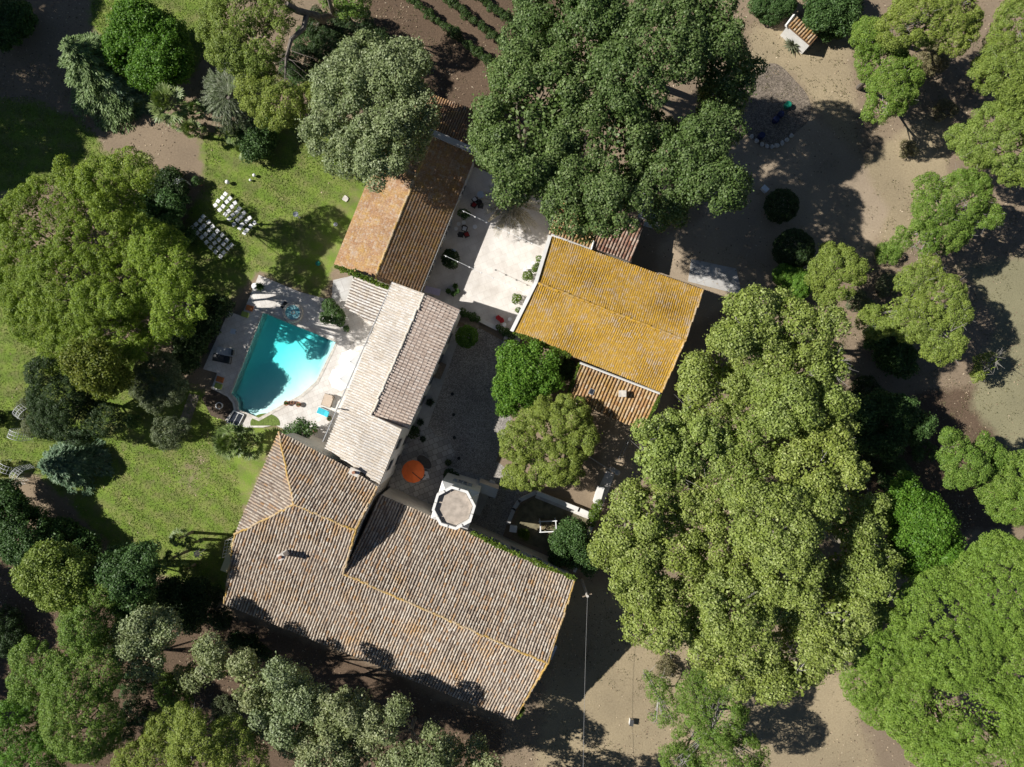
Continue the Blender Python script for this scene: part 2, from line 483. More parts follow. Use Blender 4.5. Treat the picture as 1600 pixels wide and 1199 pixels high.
M['garden_soil'] = plain('weedy_soil', (.19, .165, .1), 1.0, .45, 1.5, bmp=.03)
# ------------------------------------------------------------------ the setting: ground, terraces, gravel, paths
def in_poly(x, y, poly):
    p = np.asarray(poly, float); inside = np.zeros(x.shape, bool)
    j = len(p) - 1
    for i in range(len(p)):
        xi, yi = p[i]; xj, yj = p[j]
        c = ((yi > y) != (yj > y)) & (x < (xj - xi) * (y - yi) / (yj - yi + 1e-12) + xi)
        inside ^= c; j = i
    return inside
def poly_dist(x, y, poly):
    p = np.asarray(poly, float); d = np.full(x.shape, 1e9)
    for i in range(len(p)):
        a = p[i]; b = p[(i + 1) % len(p)]; ab = b - a
        t = np.clip(((x - a[0]) * ab[0] + (y - a[1]) * ab[1]) / (ab @ ab + 1e-9), 0, 1)
        d = np.minimum(d, np.hypot(x - a[0] - t * ab[0], y - a[1] - t * ab[1]))
    return np.where(in_poly(x, y, poly), d, -d)
def P2(pts, h=0.0):
    return [tuple(T(a, b, h)[:2]) for a, b in pts]
def soft(x, y, px_poly, s):
    return np.clip(0.5 + poly_dist(x, y, P2(px_poly)) / s, 0, 1)

POOL = [(412, 489), (525, 535), (494, 596), (470, 617), (440, 633), (405, 653), (389, 646), (374, 640), (373, 630), (369, 622), (362, 616)]
pool_w = P2(POOL)

core_x = np.arange(-75, 75.01, .5); core_y = np.arange(-60, 60.01, .5)
ext = np.array([90, 115, 160, 240, 400, 700.])
gx = np.concatenate([-ext[::-1], core_x, ext]); gy = np.concatenate([-ext[::-1], core_y, ext])
GX, GY = np.meshgrid(gx, gy)
V = np.stack([GX, GY, np.zeros_like(GX)], -1).reshape(-1, 3)
x, y = V[:, 0], V[:, 1]
# where turf grows (0..1), where reddish litter soil is darkened as if in deeper tree shade, where the drive is worn
LAWNS = [[(310, 215), (400, 200), (500, 190), (620, 230), (590, 300), (525, 415), (500, 470), (405, 425), (330, 500), (280, 470), (270, 400), (300, 290)],
         [(-120, 380), (60, 420), (200, 560), (330, 620), (350, 660), (440, 670), (380, 800), (350, 930), (250, 900), (170, 850), (110, 800), (60, 740), (-120, 760)],
         [(140, -40), (350, -40), (340, 50), (300, 120), (250, 130), (200, 100), (140, 40)],
         [(120, 190), (190, 240), (250, 260), (230, 300), (120, 270), (-100, 330), (-100, 150), (60, 160)],
         [(205, 215), (250, 225), (245, 265), (190, 265)]]
grass = np.zeros(len(V))
for L in LAWNS: grass = np.maximum(grass, soft(x, y, L, 2.2))
DRY = [[(290, 690), (335, 690), (345, 740), (300, 785), (260, 765)], [(60, 780), (105, 775), (110, 815), (75, 820)],
       [(175, 165), (230, 160), (290, 215), (320, 255), (325, 310), (280, 320), (255, 260), (200, 250), (160, 240)],
       [(240, 320), (280, 350), (300, 420), (280, 440), (250, 380)]]
for i_, L in enumerate(DRY): grass *= 1 - (.5 if i_ == 0 else .8) * soft(x, y, L, 3.5)
FIELD = [(1500, 420), (1720, 380), (1720, 760), (1590, 720), (1520, 640), (1530, 560), (1560, 500)]
field = soft(x, y, FIELD, 4.0)
DRIVE = [(1130, 190), (1230, 150), (1330, 230), (1390, 330), (1350, 420), (1290, 420), (1220, 470), (1150, 470), (1060, 520), (1050, 640), (990, 780), (930, 760), (960, 640), (1010, 500), (1030, 380), (1100, 340)]
drive = soft(x, y, DRIVE, 3.0)
LITTER_SHADE = [[(580, -60), (900, -60), (800, 260), (640, 230), (560, 60)], [(-100, 880), (180, 870), (360, 960), (560, 1030), (790, 1140), (760, 1300), (-100, 1300)],
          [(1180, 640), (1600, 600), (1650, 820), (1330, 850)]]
litter_shade = np.zeros(len(V))
for L in LITTER_SHADE: litter_shade = np.maximum(litter_shade, soft(x, y, L, 3.5))
STRAW = [(1170, 40), (1330, 60), (1340, 250), (1480, 160), (1480, 330), (1390, 420), (1340, 260), (1240, 120), (1170, 110)]
straw = np.maximum(soft(x, y, STRAW, 3.0), .75 * soft(x, y, [(870, 900), (1060, 900), (1330, 1060), (1400, 1250), (820, 1250)], 3.0))
hole = poly_dist(x, y, pool_w) > -.08
nx_, ny_ = len(gx), len(gy)
ii, jj = np.meshgrid(np.arange(nx_ - 1), np.arange(ny_ - 1))
a = (jj * nx_ + ii).ravel()
F = np.stack([a, a + 1, a + nx_ + 1, a + nx_], -1)
F = F[~(hole[F].any(1))]
def ground_mat():
    m, nt, b, o = new_mat('ground')
    def attr(nm):
        t = N(nt, 'ShaderNodeAttribute'); t.attribute_name = nm; return t.outputs['Fac']
    def thresh(fac, nscale, amp, seed_off):
        n = noise(nt, nscale, 8, .68)
        ma = N(nt, 'ShaderNodeMath', operation='MULTIPLY_ADD'); ma.inputs[1].default_value = amp; ma.inputs[2].default_value = -amp / 2
        nt.links.new(n.outputs[0], ma.inputs[0])
        ad = N(nt, 'ShaderNodeMath', operation='ADD'); nt.links.new(fac, ad.inputs[0]); nt.links.new(ma.outputs[0], ad.inputs[1])
        r = ramp(nt, [(.36, (0, 0, 0)), (.64, (1, 1, 1))]); nt.links.new(ad.outputs[0], r.inputs[0])
        return r.outputs[0]
    fine = noise(nt, 6.0, 10, .88)
    big = noise(nt, .12, 5, .6)
    mid = noise(nt, .8, 6, .65)
    soil = ramp(nt, [(.25, (.17, .125, .085)), (.5, (.26, .2, .14)), (.75, (.36, .28, .2))]); nt.links.new(fine.outputs[0], soil.inputs[0])
    lit = ramp(nt, [(.25, (.055, .04, .028)), (.5, (.13, .09, .062)), (.75, (.3, .21, .145))]); nt.links.new(fine.outputs[0], lit.inputs[0])  # leaf litter, its tints lowered to put deeper tree shade into the colour
    drv = ramp(nt, [(.2, (.22, .172, .122)), (.5, (.36, .285, .205)), (.8, (.5, .405, .3))]); nt.links.new(fine.outputs[0], drv.inputs[0])
    stw = ramp(nt, [(.25, (.19, .15, .092)), (.5, (.335, .27, .175)), (.75, (.5, .415, .28))]); nt.links.new(fine.outputs[0], stw.inputs[0])
    fld = ramp(nt, [(.25, (.16, .15, .085)), (.5, (.25, .23, .14)), (.75, (.34, .3, .2))]); nt.links.new(fine.outputs[0], fld.inputs[0])
    g1 = ramp(nt, [(.25, (.1, .165, .025)), (.5, (.175, .25, .045)), (.75, (.26, .33, .085))]); nt.links.new(fine.outputs[0], g1.inputs[0])
    g2 = ramp(nt, [(.25, (.13, .14, .045)), (.5, (.19, .2, .075)), (.75, (.26, .26, .12))]); nt.links.new(fine.outputs[0], g2.inputs[0])
    gs = ramp(nt, [(.42, (0, 0, 0)), (.62, (1, 1, 1))]); nt.links.new(mid.outputs[0], gs.inputs[0])
    g = mix(nt, g1.outputs[0], g2.outputs[0], gs.outputs[0])
    wv = N(nt, 'ShaderNodeTexWave'); wv.wave_type = 'RINGS'; wv.rings_direction = 'SPHERICAL'   # mowing arcs
    wv.inputs['Scale'].default_value = .17; wv.inputs['Distortion'].default_value = 2.5; wv.inputs['Detail'].default_value = 3
    tcw = N(nt, 'ShaderNodeTexCoord'); mpw = N(nt, 'ShaderNodeMapping'); mpw.inputs['Location'].default_value = (52, 38, 0)
    nt.links.new(tcw.outputs['Object'], mpw.inputs[0]); nt.links.new(mpw.outputs[0], wv.inputs['Vector'])
    wr = ramp(nt, [(.2, (.88, .92, .86)), (.8, (1.1, 1.06, 1.08))]); nt.links.new(wv.outputs['Fac'], wr.inputs[0])
    g = mix(nt, g, wr.outputs[0], 1.0, 'MULTIPLY')
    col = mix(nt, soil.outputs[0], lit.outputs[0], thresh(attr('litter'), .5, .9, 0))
    col = mix(nt, col, stw.outputs[0], thresh(attr('straw'), .6, .9, 1))
    col = mix(nt, col, fld.outputs[0], thresh(attr('field'), .4, .7, 2))
    col = mix(nt, col, drv.outputs[0], thresh(attr('drive'), .6, .6, 3))
    col = mix(nt, col, g, thresh(attr('grass'), .9, 1.0, 4))
    bv = ramp(nt, [(.3, (.82, .82, .82)), (.7, (1.15, 1.15, 1.12))]); nt.links.new(big.outputs[0], bv.inputs[0])
    col = mix(nt, col, bv.outputs[0], 1.0, 'MULTIPLY')
    nt.links.new(col, b.inputs['Base Color']); b.inputs['Roughness'].default_value = 1.0
    b.inputs['Specular IOR Level'].default_value = .1
    bump(nt, b, fine.outputs[0], .05, .8)
    return m
M['ground'] = ground_mat()
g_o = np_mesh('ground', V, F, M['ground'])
for nm, arr in (('grass', grass), ('field', field), ('drive', drive), ('litter', litter_shade), ('straw', straw)):
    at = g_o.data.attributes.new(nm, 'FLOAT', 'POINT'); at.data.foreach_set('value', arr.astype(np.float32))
tag(g_o, kind='structure', label='dry soil and green lawn around the manor')

def slab(name, px, z0, z1, mat, label=None, hole_px=None):
    """paved area with an edge; optional hole"""
    pts = P2(px)
    if hole_px is None:
        mb = MB(); mb.prism(pts, z0, z1); o = mb.build(name, mat)
    else:
        hp = P2(hole_px)
        bm = bmesh.new()
        es = []
        for loop in (pts, hp):
            vs = [bm.verts.new((p[0], p[1], z1)) for p in loop]
            es += [bm.edges.new((vs[i], vs[(i + 1) % len(vs)])) for i in range(len(vs))]
        bmesh.ops.triangle_fill(bm, use_beauty=True, use_dissolve=False, edges=es)
        for f in bm.faces:
            if f.normal.z < 0: f.normal_flip()
        k = len(pts)
        vv = list(bm.verts)[:k]
        lo = [bm.verts.new((v.co.x, v.co.y, z0)) for v in vv]
        for i in range(k): bm.faces.new((vv[i], vv[(i + 1) % k], lo[(i + 1) % k], lo[i]))
        me = bpy.data.meshes.new(name); bm.to_mesh(me); bm.free()
        o = link_obj(name, me, mat)
    tag(o, label, kind='structure')
    return o
slab('pool_terrace', [(405, 430), (470, 457), (520, 470), (560, 470), (640, 480), (560, 700), (520, 695), (486, 680), (446, 672), (430, 664), (412, 668), (384, 668), (352, 657), (366, 640), (364, 630), (356, 620), (340, 612), (331, 607), (340, 583), (318, 577), (333, 543), (358, 487), (378, 494)],
     -.1, .12, M['terrace'], 'pale paved terrace around the pool', POOL)
slab('white_patio', [(742, 262), (890, 320), (810, 540), (772, 512), (752, 500), (722, 486), (640, 450), (700, 300)], -.05, .16, M['patio'], 'pale paved patio between the two roofs')
slab('patio_wall_walk', [(718, 488), (752, 502), (746, 516), (712, 500)], -.05, .07, M['brickpath'])
slab('gravel_courtyard', [(700, 508), (752, 514), (795, 538), (790, 640), (800, 655), (775, 720), (830, 762), (793, 816), (785, 840), (735, 825), (750, 760), (600, 785), (650, 680), (668, 668), (690, 560)],
     -.05, .008, M['gravel'], 'grey gravel courtyard')
slab('garden_walk', [(690, 505), (722, 515), (668, 668), (640, 668)], -.05, .05, M['walk'], 'concrete walk along the pale roofed house')
slab('flagstone_terrace', [(646, 664), (672, 668), (680, 680), (702, 688), (710, 705), (707, 718), (700, 728), (755, 745), (764, 757), (740, 800), (600, 790), (620, 700)],
     -.05, .06, M['flag'], 'flagstone terrace with the orange parasol')
slab('stone_walk', [(757, 752), (771, 757), (750, 806), (736, 800)], -.05, .075, M['walk'])
slab('gravel_path', [(839, 768), (925, 800), (936, 760), (948, 735), (960, 742), (950, 770), (936, 806), (921, 812), (836, 778)], -.05, .02, M['terrace'])
slab('concrete_apron', [(1080, 405), (1150, 420), (1160, 462), (1075, 440)], -.05, .03, M['walk'])
slab('lean_to_paving', [(521, 438), (556, 430), (556, 486), (517, 484)], -.05, .09, M['walk'])
slab('planting_soil', [(331, 606), (341, 610), (358, 619), (367, 640), (353, 657), (330, 650), (316, 622)], -.1, .07, M['soil'])
slab('shaded_path', [(990, 300), (1016, 300), (1030, 360), (1000, 352)], -.05, .03, M['walk'])
slab('planting_bed', [(1206 + 56 * math.cos(q) * (1 + .1 * math.sin(3 * q + 1)), 166 + 62 * math.sin(q) * (1 + .08 * math.cos(4 * q))) for q in np.linspace(0, 6.28, 40)[:-1]], -.05, .03, M['gravel_dark'], 'round gravel planting bed by the drive')
slab('kitchen_garden_soil', [(812, 790), (838, 776), (930, 812), (905, 880), (800, 840)], -.05, .012, M['garden_soil'])
slab('brick_garden_path', [(296, 615), (312, 618), (297, 662), (280, 658)], -.05, .02, M['brickpath'])
# ------------------------------------------------------------------ roofs and buildings
def roof_plane(name, pts, parent, deck, mat, pitch=.24, course=.36, kind='canal', thick=.1, seed=0, amp=1.0, hm=1.0):
    """pts: 3D corners of one roof slope. Lays rows of overlapping tiles on a deck, clipped to the outline."""
    r = np.random.default_rng(seed + 77)
    P = np.array(pts, float)
    c = P.mean(0)
    u_, s_, vt = np.linalg.svd(P - c); n = vt[2]
    if n[2] < 0: n = -n
    down = np.array([n[0], n[1], 0]) * n[2]; down[2] = -(n[0] ** 2 + n[1] ** 2); down /= np.linalg.norm(down)
    ac = np.cross(n, down)
    loc = np.stack([(P - c) @ ac, (P - c) @ down], -1)
    mb = MB()
    fl = [c + a * ac + b * down for a, b in loc]
    k = len(fl)
    ar = sum(loc[i][0] * loc[(i + 1) % k][1] - loc[(i + 1) % k][0] * loc[i][1] for i in range(k))
    if (ar < 0): fl = fl[::-1]
    # orientation: face normal should point up
    mb.poly(fl)
    mb.poly([p - n * thick for p in fl[::-1]])
    for i in range(k):
        a, b = fl[i], fl[(i + 1) % k]
        mb.poly([a, a - n * thick, b - n * thick, b])
    d_o = mb.build('roof_deck', deck, parent)
    u0, u1 = loc[:, 0].min(), loc[:, 0].max()
    verts = []; faces = []; nv = 0
    nu = int((u1 - u0) / pitch)
    off = ((u1 - u0) - nu * pitch) / 2
    for i in range(nu):
        uc = u0 + off + (i + .5) * pitch
        xs = []
        for j in range(k):
            a, b = loc[j], loc[(j + 1) % k]
            if (a[0] > uc) != (b[0] > uc): xs.append(a[1] + (b[1] - a[1]) * (uc - a[0]) / (b[0] - a[0]))
        xs.sort()
        for q in range(0, len(xs) - 1, 2):
            v0, v1 = xs[q], xs[q + 1] + .04
            v = v1 + (r.uniform(-.02, .02) if kind == 'canal' else 0)
            first = True
            du_col = r.normal(0, .006) * amp
            while v > v0 + .04:
                t = max(v - course * 1.08, v0)
                du = du_col + r.normal(0, .008) * amp + .028 * math.sin(v * 1.1 + uc * .35 + seed) * amp; lift = r.normal(0, .004) * amp
                if kind == 'canal':
                    wl, wh = pitch * .37, pitch * .31
                    hl, hh = (pitch * .40 + lift) * hm, pitch * .30 * hm
                    prof = [(-1, 0), (-.72, .68), (0, 1), (.72, .68), (1, 0)]
                    A = [(uc + du + x_ * wl, v, .012 + z_ * hl) for x_, z_ in prof]
                    B = [(uc + du * .5 + x_ * wh, t, .0 + z_ * hh) for x_, z_ in prof]
                else:
                    hw = pitch / 2
                    zl = .026 + lift * .6
                    prof = [(-1, .3), (-.72, .95), (-.45, .35), (.55, .3), (.97, .3)]
                    A = [(uc + x_ * hw, v, zl * (.35 + z_ * .75)) for x_, z_ in prof]
                    B = [(uc + x_ * hw, t, .004 + .02 * z_) for x_, z_ in prof]
                m_ = len(A)
                loc_v = A + B
                if kind != 'canal':
                    loc_v = loc_v + [(p[0], p[1], -.004) for p in A]
                sg_ = .03 * math.sin(uc * .8 + seed) * math.sin(v * .9 + seed * 2)
                for p in loc_v: verts.append(c + p[0] * ac + p[1] * down + (p[2] + (max(sg_, -.012) if kind == 'canal' else max(sg_, 0) * .4)) * n)
                for s in range(m_ - 1):
                    faces.append((nv + s, nv + s + 1, nv + m_ + s + 1, nv + m_ + s))
                    if kind != 'canal': faces.append((nv + 2 * m_ + s, nv + 2 * m_ + s + 1, nv + s + 1, nv + s))
                nv += len(loc_v)
                v -= course
    np_mesh('roof_tiles', np.array(verts), np.array(faces), mat, d_o)
    return d_o

def ridge(name, a, b, parent, mat, r=.14, step=.38, lift=.03, seed=0):
    g = np.random.default_rng(seed)
    a = np.array(a, float); b = np.array(b, float); L = np.linalg.norm(b - a); d = (b - a) / L
    s = np.cross(d, [0, 0, 1.]); s /= np.linalg.norm(s); up = np.cross(s, d)
    verts = []; faces = []; nv = 0; n = int(L / step) + 1
    for i in range(n):
        p0 = a + d * (i * L / n) ; p1 = a + d * ((i + 1.1) * L / n)
        j = g.normal(0, .03)
        for p, rr, z in ((p0, r * .86, 0), (p1, r, .015)):
            for an in (-100, -50, 0, 50, 100):
                t = math.radians(an)
                verts.append(p + s * (math.sin(t) * rr + j) + up * (math.cos(t) * rr + lift + z - .03))
        for q in range(4): faces.append((nv + q, nv + q + 1, nv + 6 + q, nv + 5 + q))
        nv += 10
    return np_mesh(name, np.array(verts), np.array(faces), mat, parent)

def walls(name, foot, parent, mat, z0=-.3):
    """foot: list of (x,y,ztop) going round the building"""
    n = len(foot)
    a = sum(foot[k][0] * foot[(k + 1) % n][1] - foot[(k + 1) % n][0] * foot[k][1] for k in range(n))
    if a < 0: foot = foot[::-1]
    mb = MB()
    for k in range(n):
        p, q = foot[k], foot[(k + 1) % n]
        mb.poly([(p[0], p[1], z0), (q[0], q[1], z0), (q[0], q[1], q[2]), (p[0], p[1], p[2])])
    return mb.build(name, mat, parent)

def windows(parent, a, b, n, z, w=1.0, h=1.5, mat_sh=None, t0=.12, t1=.88, door_at=None, out=1):
    """n shuttered windows along the wall from a to b; out=+1: outside lies to the right of a->b"""
    a = np.array(a[:2], float); b = np.array(b[:2], float); d = b - a; L = np.linalg.norm(d); d /= L
    nr = np.array([d[1], -d[0]]) * out
    ang = math.atan2(d[1], d[0])
    for i in range(n):
        t = t0 + (t1 - t0) * (i + .5) / n
        c = a + d * L * t
        dr = door_at is not None and i in door_at
        hh = 2.2 if dr else h; zz = 1.12 if dr else z
        mb = MB()
        for s in (-1, 1):
            q = c + d * s * (w / 2 + .05) + nr * .03
            mb.box((q[0], q[1], zz), (.1, .1, hh + .2), ang)
        for s in (-1, 1):
            q = c + nr * .03
            mb.box((q[0], q[1], zz + s * (hh / 2 + .05)), (w, .1 if s > 0 else .16, .1), ang)
        f = mb.build('door' if dr else 'window', M['stone'], parent)
        mb = MB(); q = c + nr * .012; mb.box((q[0], q[1], zz), (w, .03, hh), ang); mb.build('pane', M['glass'], f)
        mb = MB(); q = c + nr * .035
        for k in (-1, 0, 1):
            if k == 0: mb.box((q[0], q[1], zz), (.06, .035, hh), ang)
        mb.box((q[0], q[1], zz), (w, .03, .05), ang); mb.build('glazing_bar', M['white_paint'], f)
        for s in (-1, 1):
            q = c + d * s * (w * .76 + .1) + nr * .045
            mb = MB(); mb.box((q[0], q[1], zz), (w * .48, .05, hh), ang)
            for k in range(int(hh / .16)):
                qq = q + nr * .03
                mb.box((qq[0], qq[1], zz - hh / 2 + .12 + k * .16), (w * .4, .02, .05), ang)
            mb.build('shutter', mat_sh or M['shutter'], f)

def xy(p, z): return np.array([p[0], p[1], z])
def inset(p, c, d):
    v = np.array(c[:2]) - np.array(p[:2]); return np.array(p[:2]) + v / np.linalg.norm(v) * d

# ---- barn with orange roof (north-west of the patio)
eL = T(522, 414, 3.1); rS = T(585, 436, 4.0); rN = T(675, 213, 4.0)
ax = rN - rS; ax[2] = 0
side = rS - eL; side[2] = 0
eLn = eL + ax; eR = rS + side; eR[2] = 3.1; eRn = eR + ax
ctr = (rS + rN) / 2
barn = thing('barn', (ctr[0], ctr[1], 0), 'long house with a rusty orange tiled roof, ivy on its lower gable, beside the lawn', 'house')
axd = ax / np.linalg.norm(ax); sd = side / np.linalg.norm(side)
ins = lambda p, a, s, z: (p[0] + axd[0] * a + sd[0] * s, p[1] + axd[1] * a + sd[1] * s, z)
w_b = [ins(eL, .12, .25, 3.0), ins(rS, .12, 0, 3.85), ins(eR, .12, -.25, 3.0), ins(eRn, -.1, -.25, 3.0), ins(rN, -.1, 0, 3.85), ins(eLn, -.1, .25, 3.0)]
walls('wall', w_b, barn, M['wall_cream'])
windows(barn, w_b[3], w_b[2], 3, 1.1, 1.0, 1.4, t0=.05, t1=.95, door_at=(1,), out=-1)
windows(barn, w_b[0], w_b[5], 3, 1.7, .9, 1.2, out=-1)
roof_plane('roof', [eL, rS, rN, eLn], barn, M['deck_orange'], M['tile_orange'], .24, .27, 'flat', seed=1)
roof_plane('roof', [rS, eR, eRn, rN], barn, M['deck_orange'], M['tile_orange'], .24, .27, 'flat', seed=2)
ridge('ridge_cap', rS, rN, barn, M['ridge_ochre'], .13, seed=1)
mb = MB()  # white parapet over the upper gable
for p, q in ((eLn + [0, 0, .15] - side * .1, rN + [0, 0, .25]), (rN + [0, 0, .25], eRn + [0, 0, .15] + side * .12)):
    o1 = axd * .0; o2 = axd * .55
    mb.poly([p + o1, q + o1, q + o2, p + o2])
    for o_ in (o1, o2):
        mb.poly([p + o_, q + o_, q + o_ - [0, 0, .5], p + o_ - [0, 0, .5]])
mb.build('parapet', M['wall_grey'], barn)
mb = MB(); mb.tube([eR + [.05, 0, -.05], eRn + [.05, 0, -.05]], .06, 6); mb.build('gutter', M['zinc'], barn)

# low shed beyond the parapet, in the shade of the trees
a0 = eLn + axd * .8 + sd * .8; a1 = eRn + axd * .8
shed = thing('tiled_shed', tuple(((a0 + a1) / 2)[:2]) + (0,), 'low brown tiled shed roof behind the white parapet, deep in tree shade', 'shed')
b0 = a0 + axd * 3.4; b1 = a1 + axd * 3.4
q = [xy(a0, 2.9), xy(a1, 2.9), xy(b1, 2.2), xy(b0, 2.2)]
roof_plane('roof', q, shed, M['deck_orange'], M['tile_orange'], .24, .36, 'canal', seed=3)
walls('wall', [(p[0] * .985 + ((a0 + b1) / 2)[0] * .015, p[1] * .985 + ((a0 + b1) / 2)[1] * .015, p[2] - .12) for p in q], shed, M['wall_cream'])

# ---- central house with pale roof
L0 = T(614, 441, 6.3); L1 = T(505, 691, 6.3); R0 = T(663, 459, 7.28); R1 = T(585, 651, 7.28)
d_ = (L1 - L0); d_ /= np.linalg.norm(d_)
B0 = T(718, 484, 6.3); B1 = T(642, 668, 6.3)
X1 = T(628, 671, 8.15); X2 = T(594, 756, 8.15)
Rb = R0 + (R0 - L0) * [0, 0, 0] ; Rend = R0 + d_ * np.dot(L1 - R0, d_)
ch = thing('central_house', (((L0 + L1) / 2)[0] + 3, ((L0 + L1) / 2)[1], 0), 'long central house with a nearly white tiled roof slope and a shorter pink brown one', 'house')
Rl = T(549, 727, 7.28); L1e = T(509, 700, 6.3)
roof_plane('roof', [L0, L1e, Rl, R0], ch, M['deck_pale'], M['tile_pale'], .235, .4, seed=4, amp=1.3)
X2b = T(593, 757, 8.15)
R1x = R0 + d_ * np.dot(X1 - R0, d_); R1x[2] = 7.28
R2x = T(549, 727, 7.28)
roof_plane('roof', [R1x, R2x, X2b, X1], ch, M['deck_pale'], M['tile_pale'], .235, .4, seed=5, amp=1.3)
R1b = R1x - d_ * .02
B1b = B0 + d_ * np.dot(R1b - B0, d_); B1b[2] = 6.3
roof_plane('roof', [R0, R1b, B1b, B0], ch, M['deck_brown'], M['tile_brown'], .27, .4, seed=6, hm=.75)
ridge('ridge_cap', R0, R1x, ch, M['ridge_pale'], .13, seed=2)
sdn = np.array([-d_[1], d_[0], 0])
if np.dot(sdn, R0 - L0) < 0: sdn = -sdn
wl = lambda p, a, s, z: (p[0] + d_[0] * a + sdn[0] * s, p[1] + d_[1] * a + sdn[1] * s, z)
w_c = [wl(L0, .1, .3, 6.25), wl(R0, .1, 0, 7.12), wl(B0, .1, -.3, 6.2), wl(B1b, 0, -.3, 6.2), wl(X1, 0, -.12, 7.98), wl(X2b, .3, -.12, 7.98), wl(R2x, .3, 0, 7.12), wl(L1e, .1, .3, 6.2)]
walls('wall', w_c, ch, M['wall_white'])
# stepped wall between the two roof levels
mb = MB(); mb.poly([wl(R1x, .02, 0, 7.1), wl(B1b, .02, -.3, 6.1), wl(X1, .02, -.12, 7.95), wl(R1x, .02, .02, 7.2)]); mb.build('step_wall', M['wall_cream'], ch)
windows(ch, w_c[2], w_c[3], 4, 4.6, 1.0, 1.6, out=1)
windows(ch, w_c[2], w_c[3], 4, 1.2, 1.0, 1.6, door_at=(1, 3), out=1)
windows(ch, w_c[4], w_c[5], 2, 5.4, 1.0, 1.7, out=1)
windows(ch, w_c[4], w_c[5], 2, 1.2, 1.0, 1.7, door_at=(0,), out=1)
windows(ch, w_c[0], w_c[7], 5, 4.4, 1.0, 1.5, out=-1)
mb = MB(); mb.tube([L0 + [0, 0, -.06] - sdn * .06, L1 + [0, 0, -.06] - sdn * .06], .05, 6); mb.build('gutter', M['zinc'], ch)
mb = MB(); mb.tube([B0 + [0, 0, -.06] + sdn * .06, B1b + [0, 0, -.06] + sdn * .06], .05, 6); mb.build('gutter', M['zinc'], ch)
mb = MB(); p = T(530, 639, 6.5); mb.tube([p + [0, 0, -.2], p + [0, 0, .8]], .06, 8); mb.build('vent_pipe', M['zinc'], ch)

# ---- small canal-tile lean-to by the pool
q = [T(553, 433, 3.1), T(539, 480, 3.1), T(584, 508, 3.9), T(612, 449, 3.9)]
lt = thing('pool_lean_to', tuple(((q[0] + q[2]) / 2)[:2]) + (0,), 'small low lean-to of grey white tiles between the barn gable and the pool terrace', 'lean-to')
roof_plane('roof', q, lt, M['tile_deck'], M['tile_pale'], .27, .4, seed=8, hm=.9)
cq = sum(q) / 4
walls('wall', [(p[0] * .95 + cq[0] * .05, p[1] * .95 + cq[1] * .05, p[2] - .12) for p in q], lt, M['wall_cream'])

# ---- the manor: taller west block with a hipped roof, long south wing
H1, H2, E1, E2 = 8.63, 7.5, 7.2, 5.3
apex = T(459, 789, H1); rE = T(556, 829, H1)
nw = T(436, 675, E1); ne = T(592, 757, E1); sw = T(367, 836, 7.25)
jn = T(537, 897, H2); rw = T(856, 1037, H2)
sE0 = T(350, 943, E2); sE1 = T(803, 1124, E2); nE0 = T(594, 773, E2); nE1 = T(899, 905, E2)
mn = thing('manor_house', tuple(((apex + rw) / 2)[:2]) + (0,), 'largest house, hipped west block and long wing under weathered grey striped canal tiles', 'house')
ro = lambda pts, s: roof_plane('roof', pts, mn, M['tile_deck'], M['tile_manor'], .262, .4, seed=s, amp=1.4)
ro([nw, ne, rE, apex], 10)
ro([nw, apex, sw], 11)
ro([apex, rE, jn, rw, sE1, sE0, sw], 12)
ro([nE0, nE1, rw, jn], 13)
for i, (a, b) in enumerate(((apex, nw), (apex, sw), (apex, rE), (jn, rw))):
    ridge('ridge_cap', a, b, mn, M['ridge_ochre'], .115, seed=20 + i)
ridge('verge_cap', ne, rE, mn, M['ridge_ochre'], .12, seed=30); ridge('verge_cap', rE, jn, mn, M['ridge_ochre'], .12, seed=31)
ridge('verge_cap', nE1, rw, mn, M['ridge_ochre'], .11, seed=32); ridge('verge_cap', rw, sE1, mn, M['ridge_ochre'], .11, seed=33)
ridge('verge_cap', sE0, sw, mn, M['ridge_ochre'], .1, seed=34)
mc = sum((nw, ne, rE, jn, sE0, sw)) / 6
pin = lambda p, c, dd, z: tuple(inset(p, c, dd)) + (z,)
# west block walls; the east one rises over the wing roof
jn2 = jn + (sE1 - nE1) * 0
blk = [pin(nw, mc, .35, E1 - .15), pin(ne, mc, .1, E1 - .12), pin(rE, mc, .06, H1 - .12), pin(jn, mc, .06, H2 - .12), pin(jn + (sE1 - rw) * .95, mc, .1, E2 - .05), pin(sE0, mc, .35, E2 - .12), pin(sw, mc, .3, 7.1)]
walls('wall', blk, mn, M['wall_cream'])
wc = sum((nE0, nE1, rw, sE1, jn)) / 5
wing = [pin(nE0, wc, .1, E2 - .1), pin(nE1, wc, .35, E2 - .12), pin(rw, wc, .25, H2 - .15), pin(sE1, wc, .35, E2 - .12), pin(jn + (sE1 - rw) * .96, wc, .3, E2 - .12)]
walls('wall', wing, mn, M['wall_cream'])
windows(mn, wing[0], wing[1], 5, 3.6, 1.0, 1.4, out=-1, t0=.3)
windows(mn, wing[1], wing[2], 1, 3.6, 1.0, 1.4, out=1); windows(mn, wing[2], wing[3], 1, 3.6, 1.0, 1.4, out=1)
windows(mn, wing[3], wing[4], 6, 3.4, 1.0, 1.4, out=1); windows(mn, blk[6], blk[0], 3, 4.8, 1.0, 1.6, out=-1)
